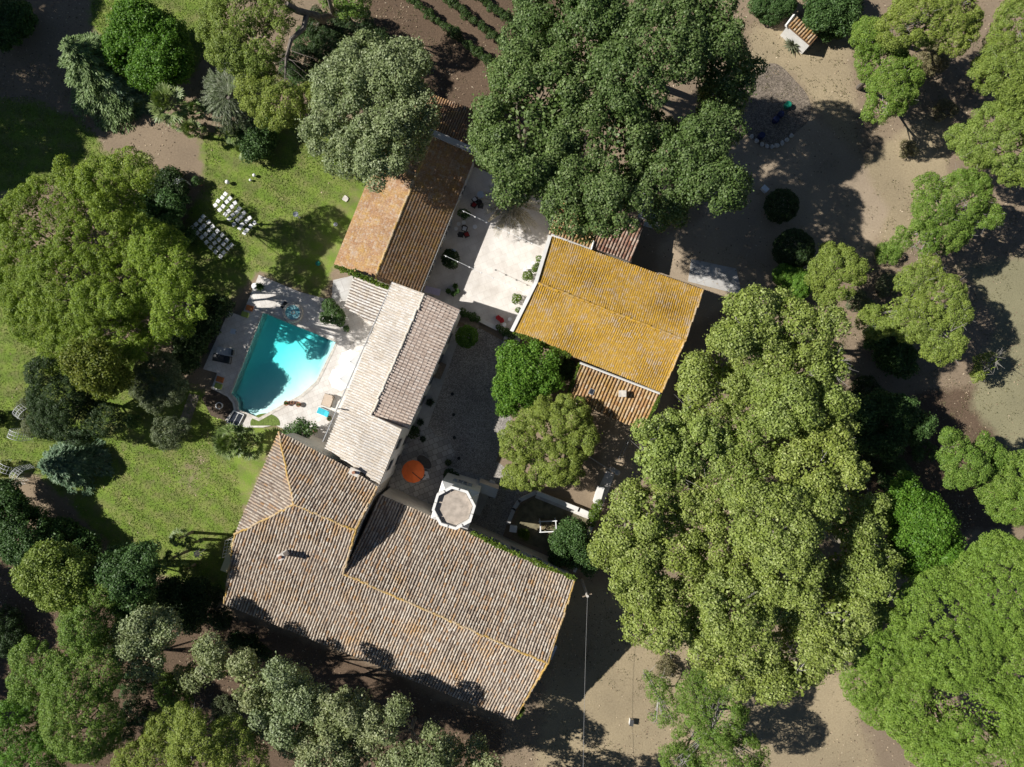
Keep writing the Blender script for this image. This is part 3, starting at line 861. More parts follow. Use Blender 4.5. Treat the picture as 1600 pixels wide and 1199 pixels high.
# yellow pilaster wall standing proud of the west rake
p0 = T(371, 845, 6.9); p1 = T(357, 893, 6.2)
dd = (p1 - p0); dd[2] = 0; dd /= np.linalg.norm(dd); nn = np.array([dd[1], -dd[0], 0])
if nn[0] > 0: nn = -nn
mb = MB(); mb.prism([tuple((p0)[:2]), tuple((p1)[:2]), tuple((p1 + nn * .6)[:2]), tuple((p0 + nn * .55)[:2])], 0, 6.6); mb.build('buttress', M['wall_yellow'], mn)
def chimney(parent, px, py, h, hh, sx=.5, sy=.5, mat='wall_cream', ang=.4, pot=True):
    p = T(px, py, h)
    mb = MB(); mb.box((p[0], p[1], h + hh / 2 - .3), (sx, sy, hh + .6), ang); c = mb.build('chimney', M[mat], parent)
    mb = MB(); mb.box((p[0], p[1], h + hh + .05), (sx + .14, sy + .14, .1), ang); mb.build('chimney_cap', M['stone'], c)
    if pot:
        mb = MB(); mb.lathe((p[0], p[1], h + hh + .1), [(.13, 0), (.12, .3), (.14, .34)], 10); mb.build('chimney_pot', M['terracotta'], c)
chimney(mn, 446, 865, 7.75, 1.1, .42, .42, 'wall_white')
chimney(mn, 557, 736, 7.3, .8, .75, .45, 'wall_cream', -.45)
mb = MB(); p = T(704, 982, 7.2); 
mb.box((p[0], p[1], 7.2), (.5, .4, .06), .3); mb.build('roof_hatch', M['stone'], mn)
mb = MB(); p = T(863, 1026, 5.5); mb.box((p[0], p[1], 4.4), (.5, 1.3, .35), -.42); mb.build('wall_cabinet', M['pale_blue'], mn)

# ---- octagonal tower on a square base
tc = np.array([(-80) / 16, -(171) / 16, 0])
tw = thing('tower', tuple(tc), 'pale octagonal tower with a flat roof and notched parapet at the gravel courtyard', 'tower')
ta = -.3
rot = lambda x_, y_, z_: (tc[0] + x_ * math.cos(ta) - y_ * math.sin(ta), tc[1] + x_ * math.sin(ta) + y_ * math.cos(ta), z_)
hs = 1.72
sq = [rot(-hs, -hs, 0), rot(hs, -hs, 0), rot(hs, hs, 0), rot(-hs, hs, 0)]
mb = MB(); mb.prism([p[:2] for p in sq], -.3, 6.8); mb.build('square_base', M['wall_white'], tw)
oc = lambda r_, z_: [rot(r_ * math.cos(math.pi / 8 + k * math.pi / 4), r_ * math.sin(math.pi / 8 + k * math.pi / 4), z_) for k in range(8)]
mb = MB(); mb.prism([p[:2] for p in oc(1.84, 0)], 6.8, 7.7)
for sx in (-1, 1):
    for sy in (-1, 1):   # sloping corner spurs from square to octagon
        k1 = rot(sx * hs, sy * hs, 6.8); k2 = rot(sx * hs, sy * .7, 6.8); k3 = rot(sx * .7, sy * hs, 6.8); k4 = rot(sx * 1.2, sy * 1.2, 7.6)
        mb.poly([k1, k2, k4]); mb.poly([k1, k4, k3])
mb.build('octagon_wall', M['wall_white'], tw)
mb = MB(); mb.prism([p[:2] for p in oc(1.55, 0)], 7.6, 7.84); mb.build('roof_deck', M['tower_deck'], tw)
o1, o2 = oc(1.9, 7.7), oc(1.66, 7.7)
mb = MB()
for k in range(8):
    m_ = (k + 1) % 8
    mb.prism([o1[k][:2], o1[m_][:2], o2[m_][:2], o2[k][:2]], 7.7, 8.0)
mb.build('parapet', M['wall_white'], tw)
for k in range(8):
    m_ = (k + 1) % 8
    mb = MB()
    A, B, C, D = (np.array(v) for v in (o1[k], o1[m_], o2[m_], o2[k]))
    for t0, t1 in ((.0, .455), (.545, 1.0)):
        a_, b_ = A + (B - A) * t0, A + (B - A) * t1; c_, d__ = D + (C - D) * t1, D + (C - D) * t0
        mb.prism([a_[:2], b_[:2], c_[:2], d__[:2]], 8.0, 8.22)
    mb.build('merlon', M['wall_white'], tw)
windows(tw, sq[3], sq[2], 1, 4.6, .8, 1.4, out=-1); windows(tw, sq[2], sq[1], 1, 4.6, .8, 1.4, out=-1)
# porch roof at the tower foot
p = T(763, 768, 3.0)
mb = MB(); mb.box((p[0] - .1, p[1] + .1, 1.5), (1.9, .9, 3.0), -.35); mb.build('porch', M['wall_cream'], tw)

# ---- ochre house
hE, hR = 5.0, 6.44
a_n = T(862, 370, hE); b_n = T(1099, 453, hE); rW = T(840, 442, hR); rE_ = T(1071, 532, hR); a_s = T(802, 519, hE); b_s = T(1034, 613, hE)
oh = thing('ochre_house', tuple(((rW + rE_) / 2)[:2]) + (0,), 'house with a bright ochre lichen covered tile roof beside the white patio', 'house')
roof_plane('roof', [a_n, b_n, rE_, rW], oh, M['deck_ochre'], M['tile_ochre'], .2, .3, seed=40, hm=.36)
roof_plane('roof', [rW, rE_, b_s, a_s], oh, M['deck_ochre'], M['tile_ochre'], .2, .3, seed=41, hm=.36)
ridge('ridge_cap', rW, rE_, oh, M['tile_ochre'], .14, .5, seed=42)
ridge('verge_cap', b_n, rE_, oh, M['ridge_ochre'], .1, seed=43); ridge('verge_cap', rE_, b_s, oh, M['ridge_ochre'], .1, seed=44)
oc_ = (rW + rE_) / 2
w_o = [pin(a_n, oc_, .3, hE - .12), pin(rW, oc_, .1, hR - .14), pin(a_s, oc_, .3, hE - .12), pin(b_s, oc_, .3, hE - .12), pin(rE_, oc_, .2, hR - .14), pin(b_n, oc_, .3, hE - .12)]
walls('wall', w_o, oh, M['wall_cream'])
windows(oh, w_o[0], w_o[1], 1, 1.3, 1.1, 1.6, door_at=(0,), out=1); windows(oh, w_o[1], w_o[2], 1, 1.3, 1.1, 1.6, door_at=(0,), out=1)
windows(oh, w_o[5], w_o[4], 1, 2.4, 1.0, 1.3, out=-1); windows(oh, w_o[4], w_o[3], 1, 2.4, 1.0, 1.3, out=-1)
odr = (b_n - a_n) / np.linalg.norm(b_n - a_n)
mb = MB()
for p, q in ((a_n, rW), (rW, a_s)):
    p = p + [0, 0, .18]; q = q + [0, 0, .18]; o2 = -odr * .32
    mb.poly([p, q, q + o2, p + o2]); mb.poly([p, q, q - [0, 0, .5], p - [0, 0, .5]]); mb.poly([p + o2, q + o2, q + o2 - [0, 0, .5], p + o2 - [0, 0, .5]])
mb.build('parapet', M['wall_white'], oh)

# ---- orange annex south of the ochre house
q = [T(906, 569, 4.55), T(1031, 617, 4.55), T(1004, 672, 3.5), T(884, 623, 3.5)]
an = thing('orange_annex', tuple((sum(q) / 4)[:2]) + (0,), 'small annex with striped orange tiles, a chimney and a skylight, below the ochre house', 'annex')
roof_plane('roof', q, an, M['deck_annex'], M['tile_annex'], .31, .42, seed=50)
cq = sum(q) / 4
walls('wall', [(p[0] * .94 + cq[0] * .06, p[1] * .94 + cq[1] * .06, p[2] - .12) for p in q], an, M['wall_cream'])
chimney(an, 970, 615, 4.1, .9, .55, .45, 'ridge_ochre', .0, False)
p = T(924, 612, 4.05); mb = MB(); mb.box((p[0], p[1], 4.1), (.45, .55, .08), -.4); sk = mb.build('skylight', M['zinc'], an)
mb = MB(); mb.box((p[0], p[1], 4.15), (.33, .43, .02), -.4); mb.build('pane', M['glass'], sk)
mb = MB(); 
p, q2 = T(906, 567, 4.7), T(1031, 615, 4.7)
mb.tube([p, q2], .1, 4); mb.build('flashing', M['wall_white'], an)

# ---- lean-tos north of the ochre house
q = [T(858, 366, 4.2), T(924, 390, 4.2), T(938, 340, 3.5), T(874, 316, 3.5)]
n1 = thing('north_lean_to', tuple((sum(q) / 4)[:2]) + (0,), 'pale orange lean-to roof half under the big plane trees', 'lean-to')
roof_plane('roof', q, n1, M['deck_annex'], M['tile_annex'], .3, .42, seed=51)
cq = sum(q) / 4; walls('wall', [(p[0] * .95 + cq[0] * .05, p[1] * .95 + cq[1] * .05, p[2] - .12) for p in q], n1, M['wall_cream'])
mb = MB(); mb.tube([T(861, 367, 4.35), T(924, 391, 4.35)], .12, 4); mb.tube([T(924, 391, 4.35), T(928, 377, 4.1)], .1, 4); mb.build('flashing', M['wall_white'], n1)
q = [T(926, 388, 4.0), T(986, 410, 3.85), T(1008, 344, 3.1), T(946, 322, 3.1)]
n2 = thing('north_lean_to', tuple((sum(q) / 4)[:2]) + (0,), 'red brown lean-to roof with dark tiles at the ochre house eave', 'lean-to')
roof_plane('roof', q, n2, M['tile_deck'], M['tile_red'], .3, .36, seed=52)
cq = sum(q) / 4; walls('wall', [(p[0] * .95 + cq[0] * .05, p[1] * .95 + cq[1] * .05, p[2] - .12) for p in q], n2, M['wall_cream'])

# ---- garden shed at the top right
q = [T(1230, 40, 1.9), T(1266, 71, 1.9), T(1278, 57, 1.5), T(1242, 26, 1.5)]
gs = thing('garden_shed', tuple((sum(q) / 4)[:2]) + (0,), 'tiny white shed with orange tiles beside dark bushes at the top of the photo', 'shed')
roof_plane('roof', q, gs, M['deck_annex'], M['tile_annex'], .3, .4, seed=53)
cq = sum(q) / 4; k_ = [p * .97 + cq * .03 - np.array([0, 0, .06]) for p in q]
mb = MB()
for i in range(4):
    p, r__ = k_[i], k_[(i + 1) % 4]; mb.poly([p, r__, xy(r__, -.1), xy(p, -.1)])
mb.build('wall', M['wall_white'], gs)
mb = MB(); mb.tube([T(1228, 41, 1.95), T(1241, 24, 1.55)], .14, 4); mb.build('verge', M['wall_white'], gs)
# ------------------------------------------------------------------ plants
DENS = 1.0
def leaf_quads(C, Nn, L, W, r, fold=.12, along=None):
    n = len(C)
    if along is None:
        u = norm(np.cross(Nn, r.normal(size=(n, 3))))
    else:
        u = norm(along - (along * Nn).sum(1, keepdims=True) * Nn)
    v = np.cross(Nn, u)
    L = np.broadcast_to(np.asarray(L, float), (n,))[:, None]; W = np.broadcast_to(np.asarray(W, float), (n,))[:, None]
    f = Nn * W * fold
    return np.stack([C + u * L * .5, C + v * W * .5 + f, C - u * L * .5, C - v * W * .5 + f], 1)

STY = {  # clump radius, spacing, leaves per square metre of clump, leaf length and width, outline roughness, dropped share, lowest bough, share of needle-like leaves
    'plane': dict(sub=(.36, .98), sp=1.34, den=120, L=.185, W=.135, rough=.2, fr=.85, gap=-.3, low=-.45, ndl=0, fz=.9, up=.35, cull=.9, stray=.16),
    'umbrella': dict(sub=(.34, .64), sp=1.56, den=210, L=.15, W=.075, rough=.06, fr=.8, gap=-.6, low=-.25, ndl=.35, fz=.9, up=.4),
    'aleppo': dict(sub=(.24, .52), sp=1.4, den=220, L=.15, W=.065, rough=.2, fr=1.1, gap=-.4, low=-.4, ndl=.4, fz=.85, up=.4, cull=.82),
    'bigpine': dict(sub=(.26, .5), sp=1.42, den=220, L=.14, W=.075, rough=.05, fr=.5, gap=-.7, low=-.15, ndl=.3, fz=.8, up=.55),
    'broad': dict(sub=(.3, .68), sp=1.08, den=125, L=.17, W=.125, rough=.14, fr=1.2, gap=-.5, low=-.5, ndl=0, fz=.8, up=.45, spray=(1.0, 1.5), cull=.86),
    'fine': dict(sub=(.22, .5), sp=1.35, den=230, L=.12, W=.07, rough=.16, fr=1.1, gap=-.5, low=-.45, ndl=.15, fz=.85, up=.4, cull=.84),
    'shrub': dict(sub=(.2, .34), sp=1.1, den=330, L=.11, W=.08, rough=.06, fr=2.0, gap=-.9, low=-.3, ndl=0, fz=.9, up=.4),
}
def crown_quads(lobes, sty, seed, dens=1.0, inner=True):
    """lobes: list of (centre xyz, radius, flattening). Each lobe carries clumps of leaves on its surface."""
    p = STY[sty]; r = np.random.default_rng(seed)
    out = []; subs = []; srad = []
    LC = np.array([l[0] for l in lobes]); LR = np.array([l[1] for l in lobes]); LF = np.array([l[2] for l in lobes])
    for li, (c, R, fz) in enumerate(lobes):
        c = np.array(c); ms_ = np.mean(p['sub'])
        if R < 1.5 * ms_:
            subs.append(c[None]); srad.append(np.array([R])); continue
        Re = R - ms_ * .55
        n = max(5, int(2 * math.pi * Re * Re * (1 - p['low']) * (.5 + .5 * fz) / (p['sp'] * ms_) ** 2))
        k = np.arange(n) + .5
        z = 1 - k / n * (1 - p['low']); az = k * 2.399963 + r.uniform(0, 6.28)
        h_ = np.sqrt(np.maximum(1 - z * z, 0))
        d = norm(np.stack([h_ * np.cos(az), h_ * np.sin(az), z], -1) + r.normal(0, .35 * ms_ / Re, (n, 3)))
        fac = 1 + p['rough'] * sines(seed + 5, p['fr'], c + d * R) + r.normal(0, .3 * p['rough'], n)
        q = c + d * Re * fac[:, None] * np.array([1, 1, fz])
        keep = np.ones(n, bool)
        for lj in range(len(lobes)):
            if lj == li: continue
            e = (q - LC[lj]) / (LR[lj] * np.array([1, 1, LF[lj]]))
            keep &= np.linalg.norm(e, axis=1) > p.get('cull', .72)
        keep &= sines(seed + 9, p['fr'] * 1.6, q) > p['gap']
        q = q[keep]
        subs.append(q); srad.append(r.uniform(p['sub'][0], p['sub'][1], len(q)))
        if inner:   # sparse inner foliage so that the crown is not hollow
            m = int(4 * math.pi * (R * .7) ** 2 * 14)
            dd = norm(r.normal(size=(m, 3))); dd = dd[dd[:, 2] > -.3]; m = len(dd)
            pos = c + dd * R * r.uniform(.5, .8, (m, 1)) * np.array([1, 1, fz])
            out.append(leaf_quads(pos, norm(dd * .4 + [0, 0, .7] + r.normal(0, .5, (m, 3))), p['L'] * 1.7, p['W'] * 1.9, r))
    SC = np.concatenate(subs); SR = np.concatenate(srad)
    if 'spray' in p:   # leafy sprays: loose elongated bunches pointing outwards
        cen = SC.mean(0)
        for i in range(len(SC)):
            R = SR[i]
            n = max(8, int(2 * math.pi * R * R * 1.35 * p['den'] * dens * DENS))
            near = LC[np.argmin(np.linalg.norm(LC - SC[i], axis=1))]
            t = norm(norm(SC[i] - near) * .7 + r.normal(0, .5, 3) - [0, 0, .15])
            e = norm(r.normal(size=(n, 3)))
            off = e * R * (r.uniform(.1, 1, (n, 1)) ** .36) * (1 + .13 * np.abs(r.normal(size=(n, 1)))) * np.array([1, 1, p['fz']])
            off = off + (off @ t)[:, None] * t * (r.uniform(*p['spray']) - 1)
            pos = SC[i] + off
            ln = norm(e * .7 + [0, 0, p['up']] + .5 * r.normal(size=(n, 3)))
            sz = r.uniform(.6, 1.3, n); nd = r.uniform(0, 1, n) < p['ndl']
            al = norm(np.where(nd[:, None], e + t + .4 * r.normal(size=(n, 3)), r.normal(size=(n, 3))))
            out.append(leaf_quads(pos, ln, p['L'] * sz, p['W'] * sz, r, along=al))
        return np.concatenate(out)
    for i in range(len(SC)):
        R = SR[i]; n = int(2 * math.pi * R * R * 1.35 * p['den'] * dens * DENS)
        if n < 4: n = 4
        e = norm(r.normal(size=(n, 3)) + [0, 0, .25]); e = e[e[:, 2] > -.45]
        n = len(e)
        rad = r.uniform(.55, 1.06, (n, 1)) ** .6
        rad = rad * np.where(r.uniform(0, 1, (n, 1)) < p.get('stray', .05), r.uniform(1.0, 1.5, (n, 1)), 1.0)
        bumpf = 1 + .14 * sines(seed + i, 5.0 / (R + .3), SC[i] + e * R)
        pos = SC[i] + e * R * rad * bumpf[:, None] * np.array([1, 1, p['fz']])
        dd = np.linalg.norm(SC - SC[i], axis=1)
        nb = np.where((dd < R + SR) & (dd > 1e-6))[0]
        if len(nb):
            q = (pos[:, None, :] - SC[nb][None]) / np.array([1, 1, p['fz']])
            ok = (np.linalg.norm(q, axis=2) > SR[nb] * .72).all(1)
            pos = pos[ok]; e = e[ok]; n = len(pos)
        if n == 0: continue
        ln = norm(e * .75 + [0, 0, p['up']] + .42 * r.normal(size=(n, 3)))
        sz = r.uniform(.65, 1.25, n)
        nd = r.uniform(0, 1, n) < p['ndl']
        al = norm(np.where(nd[:, None], e + .35 * r.normal(size=(n, 3)), r.normal(size=(n, 3))))
        out.append(leaf_quads(pos, ln, p['L'] * sz, p['W'] * sz * np.where(nd, .8, 1.0), r, along=al))
    return np.concatenate(out)

def trunk_mesh(base, lobes, r0, name_mat, parent, seed, dead=0):
    r = np.random.default_rng(seed)
    mb = MB()
    zmin = min(c[2] - R * f * .3 for c, R, f in lobes)
    cen = np.mean([c for c, R, f in lobes], axis=0)
    fork = np.array([base[0] * .5 + cen[0] * .5, base[1] * .5 + cen[1] * .5, max(zmin * .55, .3)])
    b = np.array([base[0], base[1], -.2])
    mb.tube([b, b * .6 + fork * .4 + r.normal(0, .06, 3), fork], [r0 * 1.25, r0, r0 * .8], 8)
    for c, R, f in lobes:
        c = np.array(c); top = c + [0, 0, R * f * .45]
        mid = fork * .5 + top * .5 + r.normal(0, .25, 3) * min(R * .3, 1); mid[2] = min(mid[2], top[2]) * .95
        mb.tube([fork, mid, top], [r0 * .55, r0 * .36, r0 * .12], 6)
        for k in range(4):
            d = norm(r.normal(size=3)); d[2] = abs(d[2]) * .6
            t2 = c + d * R * np.array([1, 1, f]) * .85
            mb.tube([mid, (mid + t2) / 2 + r.normal(0, .12, 3), t2], [r0 * .25, r0 * .16, r0 * .05], 5)
    return mb.build('trunk', name_mat, parent)

def hash_jit(a, b):
    v = math.sin(a * 12.9898 + b * 78.233) * 43758.5453
    return (v - math.floor(v)) * 2 - 1

def tree(name, label, cat, lob, top, mat, sty, bark='bark', r0=.25, fz=.7, seed=None, base=None, group=None, dens=1.0, twigs=0, drop=0.0, inner=True):
    """lob: crown lobes seen from above (photo px, py, radius px[, dz]); top: height of the tree in metres"""
    sd = seed if seed is not None else int(abs(lob[0][0]) * 7 + abs(lob[0][1]) * 13)
    L = []
    for l in lob:
        dz = l[3] if len(l) > 3 else 0
        hz = top + dz + hash_jit(l[0], l[1]) * min(1.5, top * .1)
        R = l[2] * (CAM_H - hz * .85) / (16 * CAM_H)
        z = max(hz - R * fz, R * fz * .35)
        L.append((T(l[0], l[1], z), R, fz))
    if base is None:
        b = np.mean([T(l[0], l[1], top * .45)[:2] for l in lob], axis=0)
    else: b = T(*base)[:2]
    t = thing(name, (b[0], b[1], 0), label, cat, group)
    trunk_mesh(b, L, r0 * .75, M[bark], t, sd)
    Q = crown_quads(L, sty, sd, dens, inner)
    np_quads('crown', Q, M[mat], t)
    if twigs:
        r = np.random.default_rng(sd + 3); mb = MB()
        for k in range(twigs):
            c, R, f = L[r.integers(len(L))]; d = norm(r.normal(size=3)); d[2] = abs(d[2]); d = norm(d)
            p1 = c + d * R * np.array([1, 1, f]) * r.uniform(.9, 1.04); p0 = np.mean([q_[0] for q_ in L], axis=0)
            mb.tube([p0, c + (p1 - c) * .5 + r.normal(0, .1, 3), p1], [.05, .035, .012], 4, False)
            for q in range(3):
                p2 = p1 + r.normal(0, .35, 3); mb.tube([c + (p1 - c) * .62, p2], [.02, .008], 4, False)
        mb.build('bare_branches', M['twig'], t)
    return t

def bush(name, label, cat, px, py, rp, h, mat, sty='shrub', group=None, fz=.9, extra=(), dens=1.0, seed=None):
    lob = [(px, py, rp)] + list(extra)
    L = []
    for l in lob:
        R = l[2] * (CAM_H - h * .6) / (16 * CAM_H)
        L.append((T(l[0], l[1], max(h - R * fz, R * fz * .2)), R, fz))
    sd = seed if seed is not None else int(px * 3 + py * 5)
    t = thing(name, tuple(np.mean([c[:2] for c, R, f in L], axis=0)) + (0,), label, cat, group)
    np_quads('foliage', crown_quads(L, sty, sd, dens), M[mat], t)
    mb = MB(); r = np.random.default_rng(sd)
    for c, R, f in L:
        for k in range(4):
            mb.tube([(c[0] + r.normal(0, .05), c[1] + r.normal(0, .05), -.1), c + r.normal(0, .3, 3) * R], [.05, .015], 5)
    mb.build('stem', M['darkbark'], t)
    return t

def shade_lobes(lst, h):
    """crown lobes, as they would be seen, of a tree of height h whose shade falls on the given ground spots"""
    L = h / math.tan(SUN_EL) * 16; k = 1 - h / CAM_H; o = []
    for sx, sy, r_ in lst:
        x_ = sx - L * math.cos(SH_DIR); y_ = sy + L * math.sin(SH_DIR)
        o.append((800 + (x_ - 800) / k, 599.5 + (y_ - 599.5) / k, r_))
    return o

def conifer(name, label, cat, px, py, h, rp, mat, group=None, lean=(0, 0), seed=1, droop=.25):
    """layered conifer: boughs ringed round a leader, needles along each bough; px,py = tip"""
    r = np.random.default_rng(seed); tip = T(px, py, h); R = rp / 16.0
    b = tip[:2] + np.array(lean)
    t = thing(name, (b[0], b[1], 0), label, cat, group)
    mb = MB(); base = np.array([b[0], b[1], -.1]); mb.tube([base, (base + tip) / 2, tip], [.2, .12, .02], 7)
    C = []; Nn = []; A = []
    nb = int(34 * h ** .6)
    for k in range(nb):
        f = (k + .5) / nb; z = h * (.08 + .9 * f)
        ax_ = base + (tip - base) * (z / h)
        ln = R * (1 - f) ** .8 * r.uniform(.75, 1.12) + .15
        az = k * 2.4 + r.normal(0, .2); d = np.array([math.cos(az), math.sin(az), .12])
        p_end = ax_ + d * ln - [0, 0, droop * ln]
        mb.tube([ax_, ax_ + d * ln * .5, p_end], [.04, .025, .01], 4, False)
        n = int(90 * ln) + 12
        s = r.uniform(.12, 1.03, n) ** .8
        sidev = np.array([-d[1], d[0], 0])
        wv = .34 * ln * (1 - .6 * s) * r.uniform(-1, 1, n)
        pos = ax_ + d * (ln * s)[:, None] - np.array([0, 0, 1]) * (droop * ln * s ** 2)[:, None] + sidev * wv[:, None] + r.normal(0, .05, (n, 3))
        al = d + sidev * (wv / (ln * .34 + .01) * .9)[:, None] + r.normal(0, .2, (n, 3))
        C.append(pos); A.append(norm(al)); Nn.append(norm(np.array([0, 0, 1.]) + r.normal(0, .45, (n, 3)) + d * .3))
    mb.build('trunk', M['darkbark'], t)
    C = np.concatenate(C); A = np.concatenate(A); Nn = np.concatenate(Nn)
    sz = r.uniform(.7, 1.3, len(C))
    np_quads('crown', leaf_quads(C, Nn, .36 * sz, .09 * sz, r, along=A), M[mat], t)
    return t

def fan_palm(label, px, py, h, rp, mat='palm', group=None, nf=26, seed=1, base=None, name='fan_palm', group_cat='palm'):
    r = np.random.default_rng(seed); c = T(px, py, h); R = rp / 16.0 * (CAM_H - h) / CAM_H
    b = np.array(base[:2]) if base is not None else c[:2]
    t = thing(name, (b[0], b[1], 0), label, group_cat, group)
    mb = MB(); mb.tube([(b[0], b[1], -.1), ((b[0] + c[0]) / 2, (b[1] + c[1]) / 2, h * .5), c], [.17, .13, .12], 8); mb.build('trunk', M['bark'], t)
    Qs = []; ms = MB()
    for k in range(nf):
        az = k * 2.399 + r.normal(0, .15); el = math.radians(r.uniform(-25, 70)) if k > 5 else math.radians(75)
        d = np.array([math.cos(az) * math.cos(el), math.sin(az) * math.cos(el), math.sin(el)])
        hub = c + d * R * r.uniform(.5, .68)
        ms.tube([c, hub], [.025, .015], 4, False)
        side = norm(np.cross(d, [0, 0, 1])); nn_ = np.cross(side, d)
        nl = 15
        an = np.linspace(-2.0, 2.0, nl) + r.normal(0, .04, nl)
        dirs = d * np.cos(an)[:, None] + side * np.sin(an)[:, None] + nn_ * (-.12) + np.array([0, 0, -.12])
        fl = R * .46 * r.uniform(.85, 1.1) * (1 - .12 * np.abs(an))
        pos = hub + dirs * (fl * .5)[:, None]
        Qs.append(leaf_quads(pos, norm(np.tile(nn_, (nl, 1)) + r.normal(0, .15, (nl, 3))), fl, fl * .2, r, along=dirs))
    ms.build('leaf_stalks', M['palm'], t)
    np_quads('crown', np.concatenate(Qs), M[mat], t)
    return t

def feather_palm(label, px, py, h, rp, mat, nf=46, seed=1, name='date_palm', droop=.5, emin=-35, emax=60, width=.16):
    r = np.random.default_rng(seed); c = T(px, py, h); R = rp / 16.0 * (CAM_H - h) / CAM_H
    t = thing(name, (c[0], c[1], 0), label, 'palm')
    mb = MB(); mb.lathe((c[0], c[1], 0), [(.34, -.1), (.3, h * .5), (.36, h - .2), (.15, h)], 12); mb.build('trunk', M['bark'], t)
    Qs = []; ms = MB()
    for k in range(nf):
        az = k * 2.399 + r.normal(0, .1); el = math.radians(emin + (emax - emin) * ((k * .618) % 1))
        d = np.array([math.cos(az) * math.cos(el), math.sin(az) * math.cos(el), math.sin(el)])
        ln = R * r.uniform(.9, 1.12) / max(.55, math.cos(el))
        s = np.linspace(.08, 1, 30)
        pts = c + d * (ln * s)[:, None] - np.array([0, 0, 1]) * (droop * ln * s ** 2.2)[:, None]
        ms.tube([pts[0], pts[10], pts[20], pts[29]], [.03, .025, .018, .006], 4, False)
        tan = norm(np.gradient(pts, axis=0)); side = norm(np.cross(tan, [0, 0, 1.]))
        upv = np.cross(side, tan)
        for sg in (-1, 1):
            dirs = norm(side * sg * .75 + tan * .75 + upv * .22 + r.normal(0, .07, pts.shape))
            fl = width * R * (1.15 - .75 * np.abs(s - .45) * 1.6).clip(.25) * r.uniform(.85, 1.15, len(s))
            Qs.append(leaf_quads(pts + dirs * (fl * .5)[:, None], norm(upv + r.normal(0, .25, pts.shape)), fl, fl * .13 + .012, r, along=dirs))
    ms.build('leaf_stalks', M['olive'], t)
    np_quads('crown', np.concatenate(Qs), M[mat], t)
    return t

def rosette(name, label, cat, px, py, rp, h, mat='agave', n=34, seed=1, group=None, pot=None, z0=0.0):
    r = np.random.default_rng(seed); c = T(px, py, z0); R = rp / 16.0
    t = thing(name, tuple(c), label, cat, group)
    if pot:
        mb = MB(); mb.lathe((c[0], c[1], z0), [(.17, 0), (.24, .34), (.26, .36), (.22, .36), (.2, .3)], 14); mb.build('pot', M[pot], t); z0 += .3
    mb = MB()
    for k in range(n):
        az = k * 2.399; el = math.radians(12 + 66 * (k / n))
        d = np.array([math.cos(az) * math.cos(el), math.sin(az) * math.cos(el), math.sin(el)])
        side = np.array([-math.sin(az), math.cos(az), 0]); L = R * r.uniform(.85, 1.1)
        p0 = c + [0, 0, z0 - c[2] + .05]; mid = p0 + d * L * .5 + [0, 0, .03]; end = p0 + d * L - [0, 0, .08 * L]
        w_ = .05 + .05 * R
        mb.poly([p0 - side * w_ * .6, mid - side * w_, mid, p0]); mb.poly([p0, mid, mid + side * w_, p0 + side * w_ * .6])
        mb.poly([mid - side * w_, end, mid]); mb.poly([mid, end, mid + side * w_])
    mb.build('leaves', M[mat], t)
    return t

def ivy(label, pts, wid, mat='ivy', seed=1, n_per_m=220, name='ivy'):
    """creeper hanging over an eave: pts are 3D points along the edge"""
    r = np.random.default_rng(seed); C = []
    for a, b in zip(pts[:-1], pts[1:]):
        L = np.linalg.norm(b - a); n = int(L * n_per_m); s = r.uniform(0, 1, n)
        q = a + (b - a) * s[:, None]
        amp = np.clip(.55 + .6 * sines(seed, 2.6, q), .05, 1.3)
        C.append(q + r.normal(0, 1, (n, 3)) * (amp * wid)[:, None] * np.array([.5, .5, .22]) + [0, 0, .1])
    C = np.concatenate(C); c0 = C.mean(0)
    Nn = norm(r.normal(0, .5, C.shape) + [0, 0, .8]); sz = r.uniform(.6, 1.3, len(C))
    o = np_quads(name, leaf_quads(C, Nn, .2 * sz, .17 * sz, r), M[mat], None, (c0[0], c0[1], c0[2]))
    return tag(o, label, 'ivy')
# ------------------------------------------------------------------ trees, one by one
GP = 'plane trees of the eastern grove'
GB = 'big plane trees north of the houses'
GS = 'plane trees along the south edge'
# north big planes
tree('plane_tree', 'dark green plane tree overhanging the white patio, west side of the big clump', 'tree', [(825, 215, 78), (805, 268, 48), (850, 150, 68), (815, 120, 48, -1), (775, 225, 30, -3)], 16.5, 'plane_dark', 'plane', 'plane_bark', .45, .62, group=GB)
tree('plane_tree', 'dark plane tree at the top edge of the photo, left half of the big clump', 'tree', [(905, 60, 78), (870, 20, 58), (850, 75, 52, -1), (930, 10, 50)], 17, 'plane_dark', 'plane', 'plane_bark', .45, .62, group=GB)
tree('plane_tree', 'dark plane tree in the middle of the big clump, touching the ochre lean-to roofs', 'tree', [(920, 235, 88), (900, 310, 55), (955, 320, 48), (960, 190, 55)], 17, 'plane_dark', 'plane', 'plane_bark', .45, .62, group=GB)
tree('plane_tree', 'dark plane tree with a deep gap on its right, upper right of the big clump', 'tree', [(1020, 75, 74), (1075, 40, 58), (985, 120, 58), (1115, 45, 44)], 17.5, 'plane_dark', 'plane', 'plane_bark', .45, .62, group=GB)
tree('plane_tree', 'plane tree with a ragged right edge beside the planting bed', 'tree', [(1130, 110, 46), (1165, 105, 26, -2), (1125, 155, 34, -1), (1100, 70, 40)], 15, 'plane_dark', 'plane', 'plane_bark', .4, .62, group=GB)
tree('plane_tree', 'plane tree reaching down over the drive, lower right of the big clump', 'tree', [(1040, 285, 52), (1080, 250, 58), (1110, 215, 44), (1120, 290, 42), (1045, 325, 32, -1), (1020, 210, 40, -2)], 15.5, 'plane_dark', 'plane', 'plane_bark', .4, .62, group=GB)
